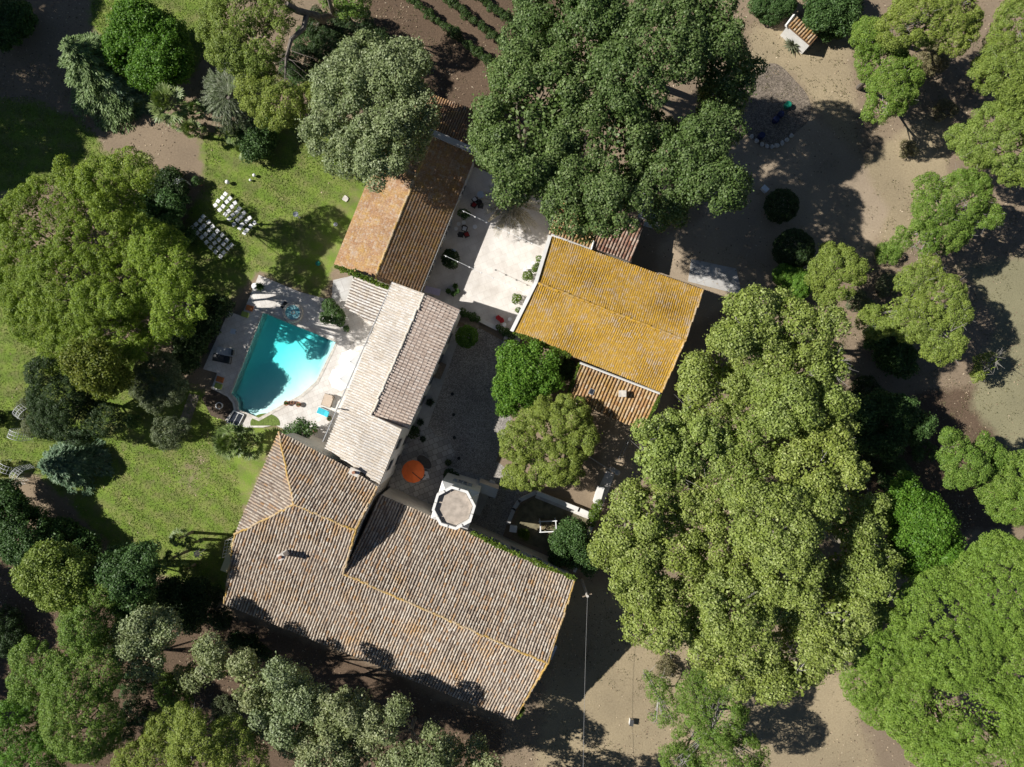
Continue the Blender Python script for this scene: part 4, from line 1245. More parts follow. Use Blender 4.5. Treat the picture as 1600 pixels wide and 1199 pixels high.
# silver plane west of the barn
tree('plane_tree', 'rounded silver green tree beside the barn and its parapet', 'tree', [(585, 180, 82), (545, 140, 50), (620, 120, 52), (640, 180, 42), (555, 225, 50), (600, 240, 42), (515, 215, 34, -1), (575, 95, 38, -1), (635, 85, 26, -1)], 12.5, 'plane_silver', 'plane', 'plane_bark', .35, .7)
# north-west corner
conifer('cedar', 'feathery blue green cedar on the shaded bare ground, top left', 'tree', 98, 64, 7.0, 80, 'cedar', seed=3, lean=(1.2, -.9), droop=.3)
conifer('cedar', 'small dark cedar bough tree half hidden behind the feathery blue green one', 'tree', 165, 118, 4.2, 40, 'spruce', seed=4, lean=(.3, -.3), droop=.35)
tree('lime_tree', 'bright green round broadleaf tree between the cedar and the yellow pine', 'tree', [(230, 68, 50), (220, 40, 38), (256, 92, 40), (236, 110, 32, -.4), (202, 78, 32, -.4), (262, 60, 30, -.4)], 6.0, 'lime', 'broad', 'bark', .25, .8)
tree('pine_tree', 'yellow green pine at the top edge with a dead grey limb beside it', 'tree', [(380, 25, 52), (345, 40, 38), (402, 75, 42), (428, 20, 34), (360, 80, 34, -1)], 11, 'aleppo', 'umbrella', 'bark', .35, .65, dens=1.1)
tree('pine_tree', 'yellow green pine with rounded puffs just above the date palm', 'tree', [(410, 145, 38), (440, 165, 34), (395, 115, 30), (480, 155, 22, -2), (425, 185, 24, -1)], 10.5, 'aleppo', 'umbrella', 'bark', .3, .65, dens=1.1)
tree('pine_tree', 'small green pine tuft at the top edge beside the dead limb', 'tree', [(545, -5, 32), (520, 2, 18)], 9, 'aleppo_green', 'umbrella', 'bark', .2, .65)
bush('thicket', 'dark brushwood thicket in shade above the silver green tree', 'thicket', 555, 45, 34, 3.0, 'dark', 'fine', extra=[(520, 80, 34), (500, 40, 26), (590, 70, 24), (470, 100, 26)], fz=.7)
bush('shrub', 'green shrub under the dead grey limb', 'shrub', 482, 62, 22, 2.4, 'deep', 'fine', extra=[(470, 130, 20), (455, 110, 16)])
dt = thing('dead_branch', tuple(T(475, 60)[:2]) + (0,), 'bare grey dead tree limb forking between the yellow pine and the brushwood', 'branch')
mb = MB()
h0 = 6.5
def TT(a, b, h): return T(a, b, h)
mb.tube([xy(T(500, 40, 0), -.1), T(505, 32, 5), T(495, 25, 8.5), T(465, 17, 10), T(448, 6, 11)], [.42, .36, .32, .28, .2], 8)
mb.tube([T(480, 20, 9.2), T(474, 45, 9.6), T(455, 62, 10), T(447, 90, 10.2), T(445, 128, 10.3)], [.26, .22, .18, .12, .02], 7)
mb.tube([T(522, 25, 6.5), T(517, 10, 8.5), T(512, -8, 10)], [.22, .18, .12], 7)
mb.tube([T(500, 28, 7.5), T(522, 24, 6.8)], [.28, .2], 7)
r_ = np.random.default_rng(8)
for k in range(16):
    f = r_.uniform(.2, 1); a = T(455 - 9 * f, 62 + 60 * f, 10.1); e = a + np.array([r_.normal(0, .9), -r_.uniform(.3, 1.3), r_.normal(0, .3)])
    mb.tube([a, (a + e) / 2 + r_.normal(0, .1, 3), e], [.04, .025, .008], 4, False)
mb.build('limb', M['bark'], dt)
feather_palm('grey green date palm with long arching fronds, left of the yellow pine', 356, 152, 4.6, 45, 'datepalm', 70, seed=2, droop=.38)
fan_palm('pale fan palm at the left end of the palm bed', 264, 164, 4.8, 33, seed=3, nf=34)
GF = 'small fan palms in the bed at the lawn edge'
for i, (a, b, rr, h, lab) in enumerate(((308, 172, 19, 2.2, 'small bright fan palm between the pale fan palm and the date palm'), (280, 192, 15, 1.5, 'low fan palm at the left front of the palm bed'), (303, 205, 20, 1.7, 'low bushy fan palm at the lower tip of the palm bed'), (365, 208, 20, 2.0, 'bright fan palm just below the date palm'), (382, 236, 16, 1.6, 'small fan palm at the lawn edge, lowest of the palm bed'))):
    fan_palm(lab, a, b, h, rr, seed=20 + i, nf=24, group=GF)
bush('shrub', 'dark green shrub right of the small fan palms on the lawn edge', 'shrub', 402, 214, 26, 2.6, 'deep', 'broad', extra=[(420, 195, 18), (395, 235, 16)])
bush('shrub', 'dark shaded bush at the far top left corner', 'shrub', 22, 30, 28, 3, 'deep', 'broad', extra=[(10, 55, 20)])
# trees beyond the left edge whose shade falls on the top left lawn
tree('tall_pine', 'tall dark pine just beyond the top left corner, seen only by its shade', 'tree', shade_lobes([(30, 20, 75), (90, 45, 70), (20, 85, 70), (100, 0, 50)], 13), 14, 'umbrella', 'broad', 'bark', .4, .6, dens=.8)
tree('tall_pine', 'tall dark pine beyond the left edge, seen by its shade on bare ground', 'tree', shade_lobes([(70, 130, 75), (115, 165, 55), (20, 150, 70), (150, 182, 34)], 12), 13, 'umbrella', 'broad', 'bark', .4, .6, dens=.8)
tree('tall_pine', 'third tall pine beyond the left edge, above the huge umbrella pine', 'tree', shade_lobes([(60, 220, 65), (105, 232, 52), (20, 260, 65), (135, 236, 26), (60, 280, 50)], 12), 13, 'umbrella', 'broad', 'bark', .4, .6, dens=.8)
tree('tall_pine', 'tall pine beyond the lower left edge, seen by its shade in the wood', 'tree', shade_lobes([(20, 940, 60), (60, 985, 40), (15, 1010, 55), (20, 1095, 40)], 12), 13, 'umbrella', 'broad', 'bark', .4, .6, dens=.8)
# umbrella pines on the west lawn
tree('umbrella_pine', 'huge umbrella pine with rounded yellow green puffs left of the pool', 'tree', [(85, 365, 88, -.4), (150, 370, 70), (60, 430, 72, -.6), (125, 460, 92), (195, 440, 66), (120, 540, 60, -.5), (170, 520, 60), (60, 490, 50, -.8), (215, 380, 44, -.3), (35, 350, 46, -1), (150, 472, 36, 2.6), (187, 466, 32, 2.6)], 6.6, 'umbrella', 'umbrella', 'bark', .5, .45, base=(255, 460))
tree('umbrella_pine', 'umbrella pine with looser puffs at the upper edge, north of the huge one', 'tree', [(160, 285, 36), (205, 270, 34, -.5), (120, 285, 26, -.5), (175, 320, 36), (215, 300, 24, -.6), (100, 262, 14, -1)], 12.3, 'umbrella', 'umbrella', 'bark', .3, .5, base=(225, 330))
tree('umbrella_pine', 'umbrella pine lobe nearest the pool terrace with a dark hollow inside it', 'tree', [(250, 395, 44), (275, 420, 30, -.4), (265, 450, 30, -.5), (225, 460, 24, -.6), (235, 370, 26), (215, 545, 22, -3.5), (240, 525, 26, -4.3), (262, 505, 26, -1.4), (290, 500, 22, -2.2), (300, 480, 24, 1.2), (268, 478, 26, .8)], 9.8, 'umbrella', 'umbrella', 'bark', .4, .5, base=(275, 455))
tree('deciduous_tree', 'yellow green deciduous tree at the lower edge of the huge umbrella pine', 'tree', [(150, 575, 36), (120, 560, 26), (180, 590, 22, -.5), (165, 605, 18, -.8)], 9.2, 'yellowleaf', 'broad', 'bark', .2, .7)
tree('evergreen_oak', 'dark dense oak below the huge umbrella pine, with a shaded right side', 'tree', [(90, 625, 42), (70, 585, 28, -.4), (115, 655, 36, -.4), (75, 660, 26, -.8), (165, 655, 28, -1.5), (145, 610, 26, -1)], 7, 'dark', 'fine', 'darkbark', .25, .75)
tree('olive_tree', 'grey green olive tree left of the pool terrace corner', 'tree', [(245, 585, 36), (225, 600, 24, -.3), (268, 605, 26, -.3), (240, 625, 18, -.6)], 5.5, 'olive', 'fine', 'bark', .2, .75)
tree('olive_tree', 'small sparse olive tree on the lawn below the pool terrace', 'tree', [(262, 676, 24), (285, 668, 14, -.4), (272, 690, 14, -.3)], 4.2, 'olive', 'fine', 'bark', .14, .75, dens=.7)
bush('column_shrub', 'small dark green column shrub standing alone on the lawn', 'shrub', 209, 658, 10, 1.7, 'deep', 'shrub', fz=1.3)
conifer('spruce', 'blue green spruce on the left lawn beside the steel bench', 'tree', 62, 728, 4.6, 50, 'spruce', seed=9, lean=(1.3, -.2), droop=.3)
bush('shrub', 'dark leafy shrub between the umbrella pine and the white chairs', 'shrub', 245, 338, 30, 2.6, 'deep', 'broad', extra=[(225, 325, 22), (268, 320, 20), (262, 350, 18)])
bush('shrub', 'broad leaved green shrub right at the lower left of the shaded white chairs', 'shrub', 287, 372, 16, 1.6, 'deep', 'broad', extra=[(278, 362, 12)])
bush('shrub', 'rounded dark shrub north of the shaded chairs beside the white wire arch', 'shrub', 262, 282, 18, 2.2, 'dark', 'broad', extra=[(275, 300, 18), (250, 300, 16)])
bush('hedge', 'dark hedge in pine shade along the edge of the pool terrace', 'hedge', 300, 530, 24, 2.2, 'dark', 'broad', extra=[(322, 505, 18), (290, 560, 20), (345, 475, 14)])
bush('shrub', 'tiny yellow green bush at the left edge between the wire arches', 'shrub', 8, 733, 12, 1.6, 'yellowleaf', 'shrub')
bush('shrub', 'grey green bush leaning on the white wire arch at the left', 'shrub', 45, 640, 18, 1.8, 'olive', 'fine', extra=[(62, 650, 20), (48, 668, 14)])
bush('shrub', 'round dark bush at the left frame edge above the wire arches', 'shrub', -6, 655, 14, 1.6, 'dark', 'shrub')
# palms by the manor
fan_palm('fan palm clump by the pool hatch and the hipped roof, left one', 362, 690, 3.2, 30, seed=41, nf=34)
fan_palm('fan palm clump by the pool hatch and the hipped roof, right one', 392, 694, 2.6, 27, seed=42, nf=30)
fan_palm('leaning slim palm on the lawn above the grey closed parasol', 280, 841, 4.0, 17, seed=43, base=T(300, 832), nf=20)
fan_palm('short palm touching the grey closed parasol', 303, 848, 3.0, 14, seed=44, base=T(318, 843), nf=18)
fan_palm('leaning slim palm low on the lawn near the dark trees', 270, 872, 4.2, 18, seed=45, base=T(300, 858), nf=20)
fan_palm('low palm at the dark tree shade edge below the grey closed parasol', 291, 890, 1.8, 14, seed=46, nf=18)
# south-west wood
GW = 'trees of the south west wood'
tree('pine_tree', 'yellow green tree at the upper edge of the south west wood', 'tree', [(75, 890, 40.7), (100, 905, 42.9), (55, 905, 22.6, -.5), (90, 925, 27.1, -.3)], 11.5, 'aleppo', 'broad', 'bark', .25, .75, group=GW)
tree('oak_tree', 'deep green oak in half shade at the lawn corner of the south west wood', 'tree', [(200, 900, 40.7), (225, 880, 29.4), (180, 880, 22.6, -1), (205, 935, 29.4, -.5)], 10.5, 'deep', 'broad', 'bark', .25, .75, group=GW)
tree('oak_tree', 'dark shaded oak at the left end of the lawn above the yellow green tree', 'tree', [(40, 840, 45.2, -.5), (90, 850, 38.4, -2.2), (15, 800, 29.4, -1), (125, 855, 27.1, -3), (8, 770, 20.3, -2)], 5.5, 'deep', 'broad', 'bark', .25, .75, group=GW)
tree('pine_tree', 'green pine right of the yellow green tree in the south west wood', 'tree', [(130, 930, 33.9), (145, 965, 45.2), (165, 925, 27.1), (125, 985, 31.6, -.4)], 12.0, 'aleppo_green', 'fine', 'bark', .25, .75, group=GW)
tree('pine_tree', 'rounded green pine near the left edge of the south west wood', 'tree', [(55, 1030, 36.2), (45, 1065, 29.4), (80, 1050, 31.6), (60, 1080, 20.3, -.5)], 12.0, 'aleppo_green', 'fine', 'bark', .25, .75, group=GW)
tree('pine_tree', 'large bright green pine in the middle of the south west wood', 'tree', [(120, 1070, 47.5), (130, 1130, 52.0), (110, 1105, 42.9), (150, 1050, 36.2), (145, 1150, 36.2)], 13.0, 'aleppo_green', 'fine', 'bark', .3, .75, group=GW)
tree('pine_tree', 'green pine in the bottom left corner', 'tree', [(20, 1150, 52.0), (55, 1190, 45.2), (10, 1210, 45.2)], 12.0, 'lime', 'fine', 'bark', .3, .75, group=GW)
tree('pine_tree', 'yellow green pine with bare grey branches at the bottom edge', 'tree', [(270, 1150, 45.2), (310, 1170, 49.7), (250, 1185, 49.7), (360, 1160, 38.4), (375, 1195, 40.7), (210, 1190, 31.6, -.5), (300, 1130, 24.9)], 13.0, 'aleppo', 'aleppo', 'bark', .3, .7, group=GW, twigs=30)
bush('shrub', 'small green shrub between the silver planes and the yellow green pine', 'shrub', 265, 1078, 22, 2.6, 'aleppo_green', 'fine', extra=[(280, 1092, 20), (250, 1065, 14)])
tree('plane_tree', 'pale silver tree at the left end of the south row', 'tree', [(225, 1000, 38.4), (250, 975, 29.4), (200, 1010, 27.1), (235, 1030, 29.4), (215, 975, 20.3)], 10.9, 'plane_silver', 'plane', 'plane_bark', .25, .75, group=GS)
tree('plane_tree', 'small narrow silver tree just right of the pale one in the south row', 'tree', [(328, 1010, 22.6), (332, 1035, 24.9), (322, 1050, 15.8)], 9.9, 'plane_silver', 'plane', 'plane_bark', .2, .8, group=GS)
tree('plane_tree', 'smallest silver tree in the south row, below the narrow one', 'tree', [(290, 1055, 22.6), (300, 1065, 16.9)], 8.4, 'plane_silver', 'plane', 'plane_bark', .18, .8, group=GS)
tree('plane_tree', 'silver green tree at the corner of the long wing roof, over bare soil', 'tree', [(388, 1050, 29.4), (395, 1080, 29.4), (380, 1030, 18.1), (410, 1100, 20.3)], 10.4, 'plane_silver', 'plane', 'plane_bark', .25, .8, group=GS)
tree('plane_tree', 'tall silver green tree below the middle of the long wing', 'tree', [(440, 1075, 36.2), (465, 1100, 38.4), (435, 1120, 38.4), (460, 1140, 33.9), (430, 1055, 20.3)], 11.4, 'plane_silver', 'plane', 'plane_bark', .28, .8, group=GS)
tree('plane_tree', 'wide silver green tree at the bottom edge below the long wing', 'tree', [(535, 1110, 38.4), (555, 1150, 45.2), (510, 1180, 40.7), (575, 1190, 40.7), (540, 1090, 22.6), (595, 1125, 29.4)], 11.4, 'plane_silver', 'plane', 'plane_bark', .28, .8, group=GS)
tree('plane_tree', 'silver green tree with two clumps right of the wide one at the bottom edge', 'tree', [(620, 1110, 20.3), (635, 1180, 31.6), (670, 1175, 33.9), (655, 1195, 33.9), (605, 1150, 20.3)], 10.4, 'plane_silver', 'plane', 'plane_bark', .25, .8, group=GS)
tree('plane_tree', 'last silver tree at the right end of the south row', 'tree', [(705, 1180, 24.9), (745, 1175, 24.9), (755, 1195, 22.6), (725, 1200, 27.1)], 9.4, 'plane_silver', 'plane', 'plane_bark', .22, .8, group=GS)
# trees beyond the bottom edge that shade the bare field
tree('plane_tree', 'silver tree just beyond the bottom edge, seen by its shade on the bare field', 'tree', [(800, 1290, 50.8), (845, 1300, 45.2), (740, 1280, 45.2)], 10.9, 'plane_silver', 'plane', 'plane_bark', .25, .8, group=GS, dens=.7)
tree('plane_tree', 'second silver tree beyond the bottom edge whose shade meets the right pine', 'tree', [(920, 1310, 54.2), (870, 1330, 45.2)], 10.9, 'plane_silver', 'plane', 'plane_bark', .25, .8, group=GS, dens=.7)
tree('oak_tree', 'dark oak between the lawn corner and the south west corner of the long wing', 'tree', [(280, 935, 28), (308, 925, 22), (298, 960, 22), (260, 925, 18)], 5.2, 'dark', 'broad', 'darkbark', .25, .75, group=GW)  # added to shade the strip by the wing; dark leaves stand in for shade
tree('oak_tree', 'small dark tree in the strip below the corner of the long wing', 'tree', [(392, 1010, 18), (370, 1002, 14), (412, 1022, 12)], 3.6, 'dark', 'broad', 'darkbark', .2, .75)  # second tree added for its shade on the strip
bush('thicket', 'dark undergrowth in the shade between the lawn oak and the silver planes', 'thicket', 290, 945, 24, 2.5, 'dark', 'fine', extra=[(260, 935, 20), (330, 930, 18), (345, 965, 16), (300, 975, 16)])
bush('thicket', 'dark undergrowth on the left between the pines of the south west wood', 'thicket', 20, 1000, 24, 2.5, 'dark', 'fine', extra=[(10, 970, 20), (200, 960, 18), (215, 1110, 22), (195, 1140, 18)])
bush('wall_shrub', 'dark green climber shrub on the manor wall at the lower end of the pool terrace', 'shrub', 470, 672, 14, 3.2, 'deep', 'broad', extra=[(455, 676, 12), (484, 670, 10), (447, 684, 9)])
# courtyard trees
tree('broadleaf_tree', 'glossy green round tree between the gravel courtyard and the ochre roof', 'tree', [(820, 580, 38), (800, 605, 26), (845, 560, 26), (800, 560, 22), (850, 595, 24), (830, 615, 24, -.6), (795, 635, 16, -1.5)], 6.5, 'lime', 'broad', 'bark', .2, .8)
bush('shrub', 'dark bush in the corner under the ochre eave', 'shrub', 878, 577, 18, 2.8, 'deep', 'broad', extra=[(868, 590, 12), (890, 572, 10)])
tree('pine_tree', 'full yellow green pine over the courtyard corner beside the orange annex', 'tree', [(850, 680, 48), (885, 655, 38), (815, 690, 34), (870, 720, 38), (830, 735, 32, -1), (905, 690, 28, -.6), (845, 640, 24, -.4), (895, 735, 22, -1.5), (800, 745, 18, -2.5)], 7.3, 'aleppo', 'umbrella', 'bark', .3, .75, dens=1.35)
bush('shrub', 'leafy dark green shrub tree in the walled kitchen garden', 'shrub', 890, 848, 27, 3.2, 'deep', 'broad', extra=[(905, 862, 24), (878, 865, 18), (920, 880, 14), (900, 830, 16)])
bush('shrub', 'single bright green bush beside the white garden unit', 'shrub', 819, 835, 8, .9, 'ivy')
bush('box_ball', 'clipped round bush at the corner of the pink brown roof', 'bush', 729, 526, 16, 2.7, 'lime', 'shrub', fz=.95)
# east grove of planes
E = [('pale plane tree at the top of the grove, beside the round yellow green pine', [(1215, 505, 50), (1170, 490, 42), (1260, 520, 44), (1290, 500, 32, -.8), (1150, 520, 36), (1200, 545, 46)], 14.5),
     ('plane tree at the ochre house corner, left tip of the grove', [(1095, 590, 42), (1130, 560, 40), (1075, 605, 28, -.8), (1130, 615, 46), (1090, 640, 32, -.6)], 14),
     ('plane tree on the right edge of the upper grove, against dark shade', [(1250, 580, 58), (1290, 570, 40), (1300, 620, 34, -.6), (1230, 630, 48), (1190, 600, 46)], 15),
     ('plane tree reaching left to the dark gate of the grove', [(1060, 680, 46), (1020, 690, 32, -.8), (1100, 690, 46), (1050, 730, 40), (1020, 720, 28, -1)], 14),
     ('plane tree in the centre of the grove with brown gaps of soil', [(1180, 690, 60), (1150, 740, 50), (1230, 700, 44), (1130, 700, 34)], 15),
     ('plane tree right of centre in the grove, beside the dark half shaded tree', [(1290, 690, 44), (1270, 740, 56), (1320, 740, 36, -.6), (1310, 660, 30, -.8)], 15),
     ('plane tree at the left bulge of the lower grove beside the kitchen garden', [(980, 830, 48), (960, 860, 38, -.6), (1010, 800, 42), (985, 780, 28, -1), (1000, 870, 44)], 14),
     ('plane tree in the middle of the lower grove', [(1090, 810, 60), (1060, 770, 46), (1120, 860, 54), (1060, 860, 46)], 15.5),
     ('plane tree at the lower left rim over the bare field', [(1010, 930, 46), (985, 910, 34, -.6), (1060, 940, 52), (1000, 970, 34, -.8), (1040, 980, 40)], 14),
     ('biggest plane tree of the lower grove', [(1220, 830, 66), (1180, 800, 46), (1270, 800, 50), (1230, 890, 56)], 16),
     ('plane tree on the right of the lower grove over the dark half shaded tree', [(1340, 840, 46), (1365, 880, 40, -.6), (1330, 890, 50), (1380, 920, 30, -1), (1350, 790, 32, -.6)], 15),
     ('plane tree in the lower centre of the grove', [(1150, 950, 58), (1110, 980, 44), (1190, 930, 46), (1140, 900, 40)], 15),
     ('plane tree at the bottom tip of the grove', [(1170, 1020, 48), (1130, 1030, 40, -.6), (1200, 1060, 42, -.8), (1160, 1060, 34, -1), (1100, 1010, 32, -1)], 13.5),
     ('plane tree at the lower right of the grove, next to the great bright pine', [(1270, 960, 58), (1320, 960, 44), (1250, 1020, 48), (1300, 1010, 40, -.6), (1360, 960, 30, -.8), (1240, 1065, 34, -1)], 14.5)]
for i, (lab, lob, top) in enumerate(E):
    tree('plane_tree', lab, 'tree', [(l[0], l[1], l[2] * .9) + tuple(l[3:]) for l in lob], top + (1.2 if i % 3 == 0 else (-1.0 if i % 3 == 1 else 0)), 'plane_light', 'plane', 'plane_bark', .4, .66, seed=300 + i * 17, group=GP, twigs=12)
tree('oak_tree', 'dark green half shaded tree right of the grove', 'tree', [(1440, 820, 44), (1420, 790, 30, -.8), (1465, 850, 34), (1430, 860, 40), (1480, 870, 22, -1), (1415, 760, 18, -2)], 11, 'lime', 'broad', 'bark', .3, .75)
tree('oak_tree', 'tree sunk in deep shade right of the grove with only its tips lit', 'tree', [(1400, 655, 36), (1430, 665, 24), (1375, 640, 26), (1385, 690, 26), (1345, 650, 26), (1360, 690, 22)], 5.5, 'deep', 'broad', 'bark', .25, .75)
tree('great_pine', 'great bright yellow green pine filling the bottom right corner', 'tree', [(1480, 980, 92), (1570, 930, 88), (1420, 1010, 66, -.5), (1400, 1060, 52, -1.2), (1500, 1080, 96), (1590, 1060, 90), (1440, 1110, 62, -.8), (1540, 1160, 80, -.4), (1460, 1150, 52, -1.2), (1350, 1070, 36, -2.2), (1380, 1100, 40, -2.4), (1620, 1160, 80), (1490, 1180, 46, -1.5), (1560, 880, 46, -.8), (1370, 1020, 40, -1.5)], 13, 'big_pine', 'bigpine', 'bark', .6, .4)
tree('pine_tree', 'see through olive green pine with grey twigs at the bottom, left of the great pine', 'tree', [(1095, 1085, 40), (1140, 1060, 34), (1120, 1125, 44), (1160, 1175, 32), (1085, 1165, 36), (1060, 1190, 28), (1130, 1190, 40)], 8.5, 'aleppo_green', 'aleppo', 'bark', .25, .7, twigs=60, dens=.75)
tree('pine_tree', 'thin wispy pine sapling on the bare field left of the see through pine', 'tree', [(1030, 1075, 22), (1045, 1105, 24), (1030, 1120, 16), (1012, 1055, 10)], 4.5, 'aleppo_green', 'aleppo', 'bark', .12, .7, twigs=20, dens=.45)
# east side pines
tree('pine_tree', 'upper of the two pines behind the garden shed, bright tips at the top edge', 'tree', [(1470, 25, 52), (1430, 20, 38), (1400, 45, 30), (1490, 50, 32), (1500, 10, 32)], 10.5, 'aleppo', 'aleppo', 'bark', .3, .7, dens=1.3, twigs=26)
tree('pine_tree', 'green pine below the bright tipped one right of the planting bed', 'tree', [(1380, 100, 42), (1390, 145, 38), (1360, 60, 26), (1410, 120, 28), (1370, 175, 20, -1), (1350, 45, 16, -1)], 9, 'aleppo_green', 'aleppo', 'bark', .3, .75, dens=1.3, twigs=20)
bush('shrub', 'dry brownish shrub between the two pines behind the garden shed', 'shrub', 1455, 92, 22, 2.2, 'weed', 'fine', extra=[(1470, 100, 12)])
tree('pine_tree', 'tall bright pine on the right edge near the top corner', 'tree', [(1585, 75, 46), (1570, 120, 38), (1600, 40, 46), (1545, 110, 28, -1), (1600, 140, 36)], 11, 'aleppo', 'aleppo', 'bark', .35, .72, dens=1.3, twigs=26)
tree('pine_tree', 'bright spreading pine on the right edge, second below the top corner', 'tree', [(1560, 215, 50), (1590, 190, 40), (1530, 225, 34, -.8), (1590, 250, 40), (1500, 215, 22, -1.5)], 10, 'aleppo', 'aleppo', 'bark', .35, .72, dens=1.3, twigs=26)
tree('pine_tree', 'bushy pine in the dry grass with greyish upper branches, right side', 'tree', [(1500, 310, 40), (1460, 330, 36), (1520, 295, 26), (1450, 295, 22), (1475, 360, 34, -.4), (1440, 375, 26, -.6), (1410, 375, 18, -1), (1545, 340, 20, -.8)], 8.5, 'aleppo_green', 'aleppo', 'bark', .3, .75, dens=1.15, twigs=44)
tree('pine_tree', 'round headed yellow green pine at the top of the plane grove', 'tree', [(1305, 415, 34), (1330, 425, 24), (1285, 430, 24), (1315, 445, 24), (1290, 465, 18, -1)], 8, 'aleppo', 'umbrella', 'bark', .22, .8, dens=1.25)
tree('pine_tree', 'spreading pale pine with bare grey limbs right of the plane grove', 'tree', [(1460, 470, 44), (1430, 500, 40), (1490, 490, 28), (1470, 530, 34), (1400, 490, 30, -.6), (1370, 500, 26, -1), (1430, 445, 30, -.4), (1450, 420, 20, -1)], 9, 'aleppo', 'aleppo', 'bark', .3, .7, dens=1.15, twigs=70)
bush('shrub', 'dark shrub in shade at the foot of the spreading pale pine', 'shrub', 1400, 555, 26, 3.0, 'deep', 'broad', extra=[(1375, 530, 22), (1410, 575, 16)])
tree('pine_tree', 'small lone pine on the dry grass near the right edge', 'tree', [(1540, 570, 18), (1530, 585, 14), (1555, 560, 12)], 4.5, 'aleppo', 'aleppo', 'bark', .15, .8, dens=1.2, twigs=10)
tree('pine_tree', 'pale green pine on the right edge above the great pine, upper half', 'tree', [(1490, 700, 26), (1505, 730, 34), (1480, 680, 14), (1540, 720, 30), (1535, 690, 16)], 9, 'aleppo_green', 'umbrella', 'bark', .25, .75, dens=1.2)
tree('pine_tree', 'pale green pine on the right edge just above the great pine, lower half', 'tree', [(1560, 755, 40), (1590, 740, 34), (1590, 785, 34), (1570, 790, 28)], 9.5, 'aleppo_green', 'umbrella', 'bark', .28, .75, dens=1.2)
bush('shrub', 'dark leafy bush behind the garden shed at the top edge', 'shrub', 1300, 24, 36, 3.4, 'deep', 'broad', extra=[(1284, 26, 20), (1312, 8, 30), (1275, 10, 16)])
bush('shrub', 'green bush left of the garden shed at the top edge', 'shrub', 1205, 12, 24, 2.2, 'deep', 'shrub', extra=[(1225, 8, 18), (1185, 10, 14)])
rosette('yucca', 'grey green yucca in front of the garden shed wall', 'yucca', 1237, 72, 18, 1.2, 'yucca', 70, 4)
GR = 'round clipped bushes along the drive'
bush('round_bush', 'round dark bush standing alone on the shaded drive', 'bush', 1221, 322, 25, 2.6, 'dark', 'shrub', group=GR)
bush('round_bush', 'round dark bush in the middle of the row beside the plane grove', 'bush', 1240, 390, 30, 3.2, 'dark', 'shrub', group=GR)
bush('round_bush', 'round bright green bush touching the plane grove', 'bush', 1240, 445, 26, 3.0, 'lime', 'shrub', group=GR, extra=[(1225, 430, 16)])
# pool terrace and patio plants
bush('shrub', 'leafy green bush at the corner of the lean-to on the pool terrace', 'shrub', 523, 492, 14, 1.7, 'deep', 'shrub', extra=[(515, 478, 11), (530, 500, 10), (510, 496, 9)])
bush('shrub', 'tiny round plant on the pool terrace below the lean-to', 'plant', 541, 514, 5, .5, 'deep', 'shrub')
bush('shrub', 'big dark bush against the barn wall on the patio', 'shrub', 703, 404, 13, 1.6, 'dark', 'shrub', extra=[(706, 410, 9)])
bush('shrub', 'square leafy bush against the barn wall beside the three white stools', 'shrub', 727, 336, 7, 1.3, 'deep', 'shrub', extra=[(720, 333, 6)])
for i, (a, b) in enumerate(((712, 448, ), (701, 456), (709, 460), (715, 456))):
    rosette('potted_plant', ['potted plant at the top of the group of four on the patio', 'potted plant at the left of the group of four on the patio', 'potted plant in the middle of the group of four on the patio', 'potted plant at the right of the group of four on the patio'][i], 'plant', a, b, 6, .8, 'deep', 26, 60 + i, group='group of four potted plants', pot='iron', z0=.16)
GO = 'shrubs along the white wall of the ochre house'
for i, (a, b, rr, lab) in enumerate(((843, 405, 6, 'topmost slim green shrub along the white parapet of the ochre house'), (838, 420, 7, 'second slim shrub from the top along the white parapet of the ochre house'), (824, 432, 7, 'yellowish spiky shrub in the middle of the white parapet of the ochre house'), (808, 468, 7, 'yellowish spiky shrub halfway to the lower corner of the ochre house'), (810, 485, 5, 'low shrub above the lower white corner of the ochre house'))):
    bush('shrub', lab, 'shrub', a, b, rr, 1.2, 'ivy', 'shrub', group=GO)
GA = 'agaves in the bed beside the walk'
rosette('agave', 'dark agave in the shaded bed, topmost of three', 'agave', 672, 629, 9, .8, 'agave', 36, 31, GA)
rosette('agave', 'dark agave in the shaded bed, middle of three', 'agave', 657, 660, 8, .7, 'agave', 36, 32, GA)
rosette('agave', 'dark agave on the flagstones, lowest of three', 'agave', 661, 686, 7, .6, 'agave', 34, 33, GA)
bush('shrub', 'dark shrub against the high wall beside the agaves', 'shrub', 645, 676, 9, 1.1, 'dark', 'shrub')
bush('shrub', 'dark shrub at the tower porch on the flagstones', 'shrub', 703, 741, 9, 1.4, 'dark', 'shrub', extra=[(712, 746, 7)])
bush('shrub', 'dark potted shrub at the right edge of the flagstones', 'shrub', 700, 723, 5, .7, 'dark', 'shrub')
bush('hedge', 'low hedge below the patio steps at the pink brown roof', 'hedge', 727, 490, 7, .9, 'deep', 'shrub', extra=[(738, 495, 7), (746, 499, 5), (723, 487, 6)])
bush('hedge', 'low hedge from the patio steps to the ochre house corner', 'hedge', 785, 516, 6, .8, 'deep', 'shrub', extra=[(793, 521, 7), (800, 525, 6), (778, 511, 4)])
bush('hedge', 'bright green hedge along the garden wall beside the plane grove', 'hedge', 932, 795, 8, 1.6, 'ivy', 'shrub', extra=[(928, 805, 8), (923, 815, 7), (936, 786, 6)])
feather_palm('dry tan fronds of a palm spreading under the big plane tree onto the white patio', 800, 318, 3.4, 46, 'drypalm', 34, seed=7, name='dry_palm', droop=.5, emin=-20, emax=25, width=.14)
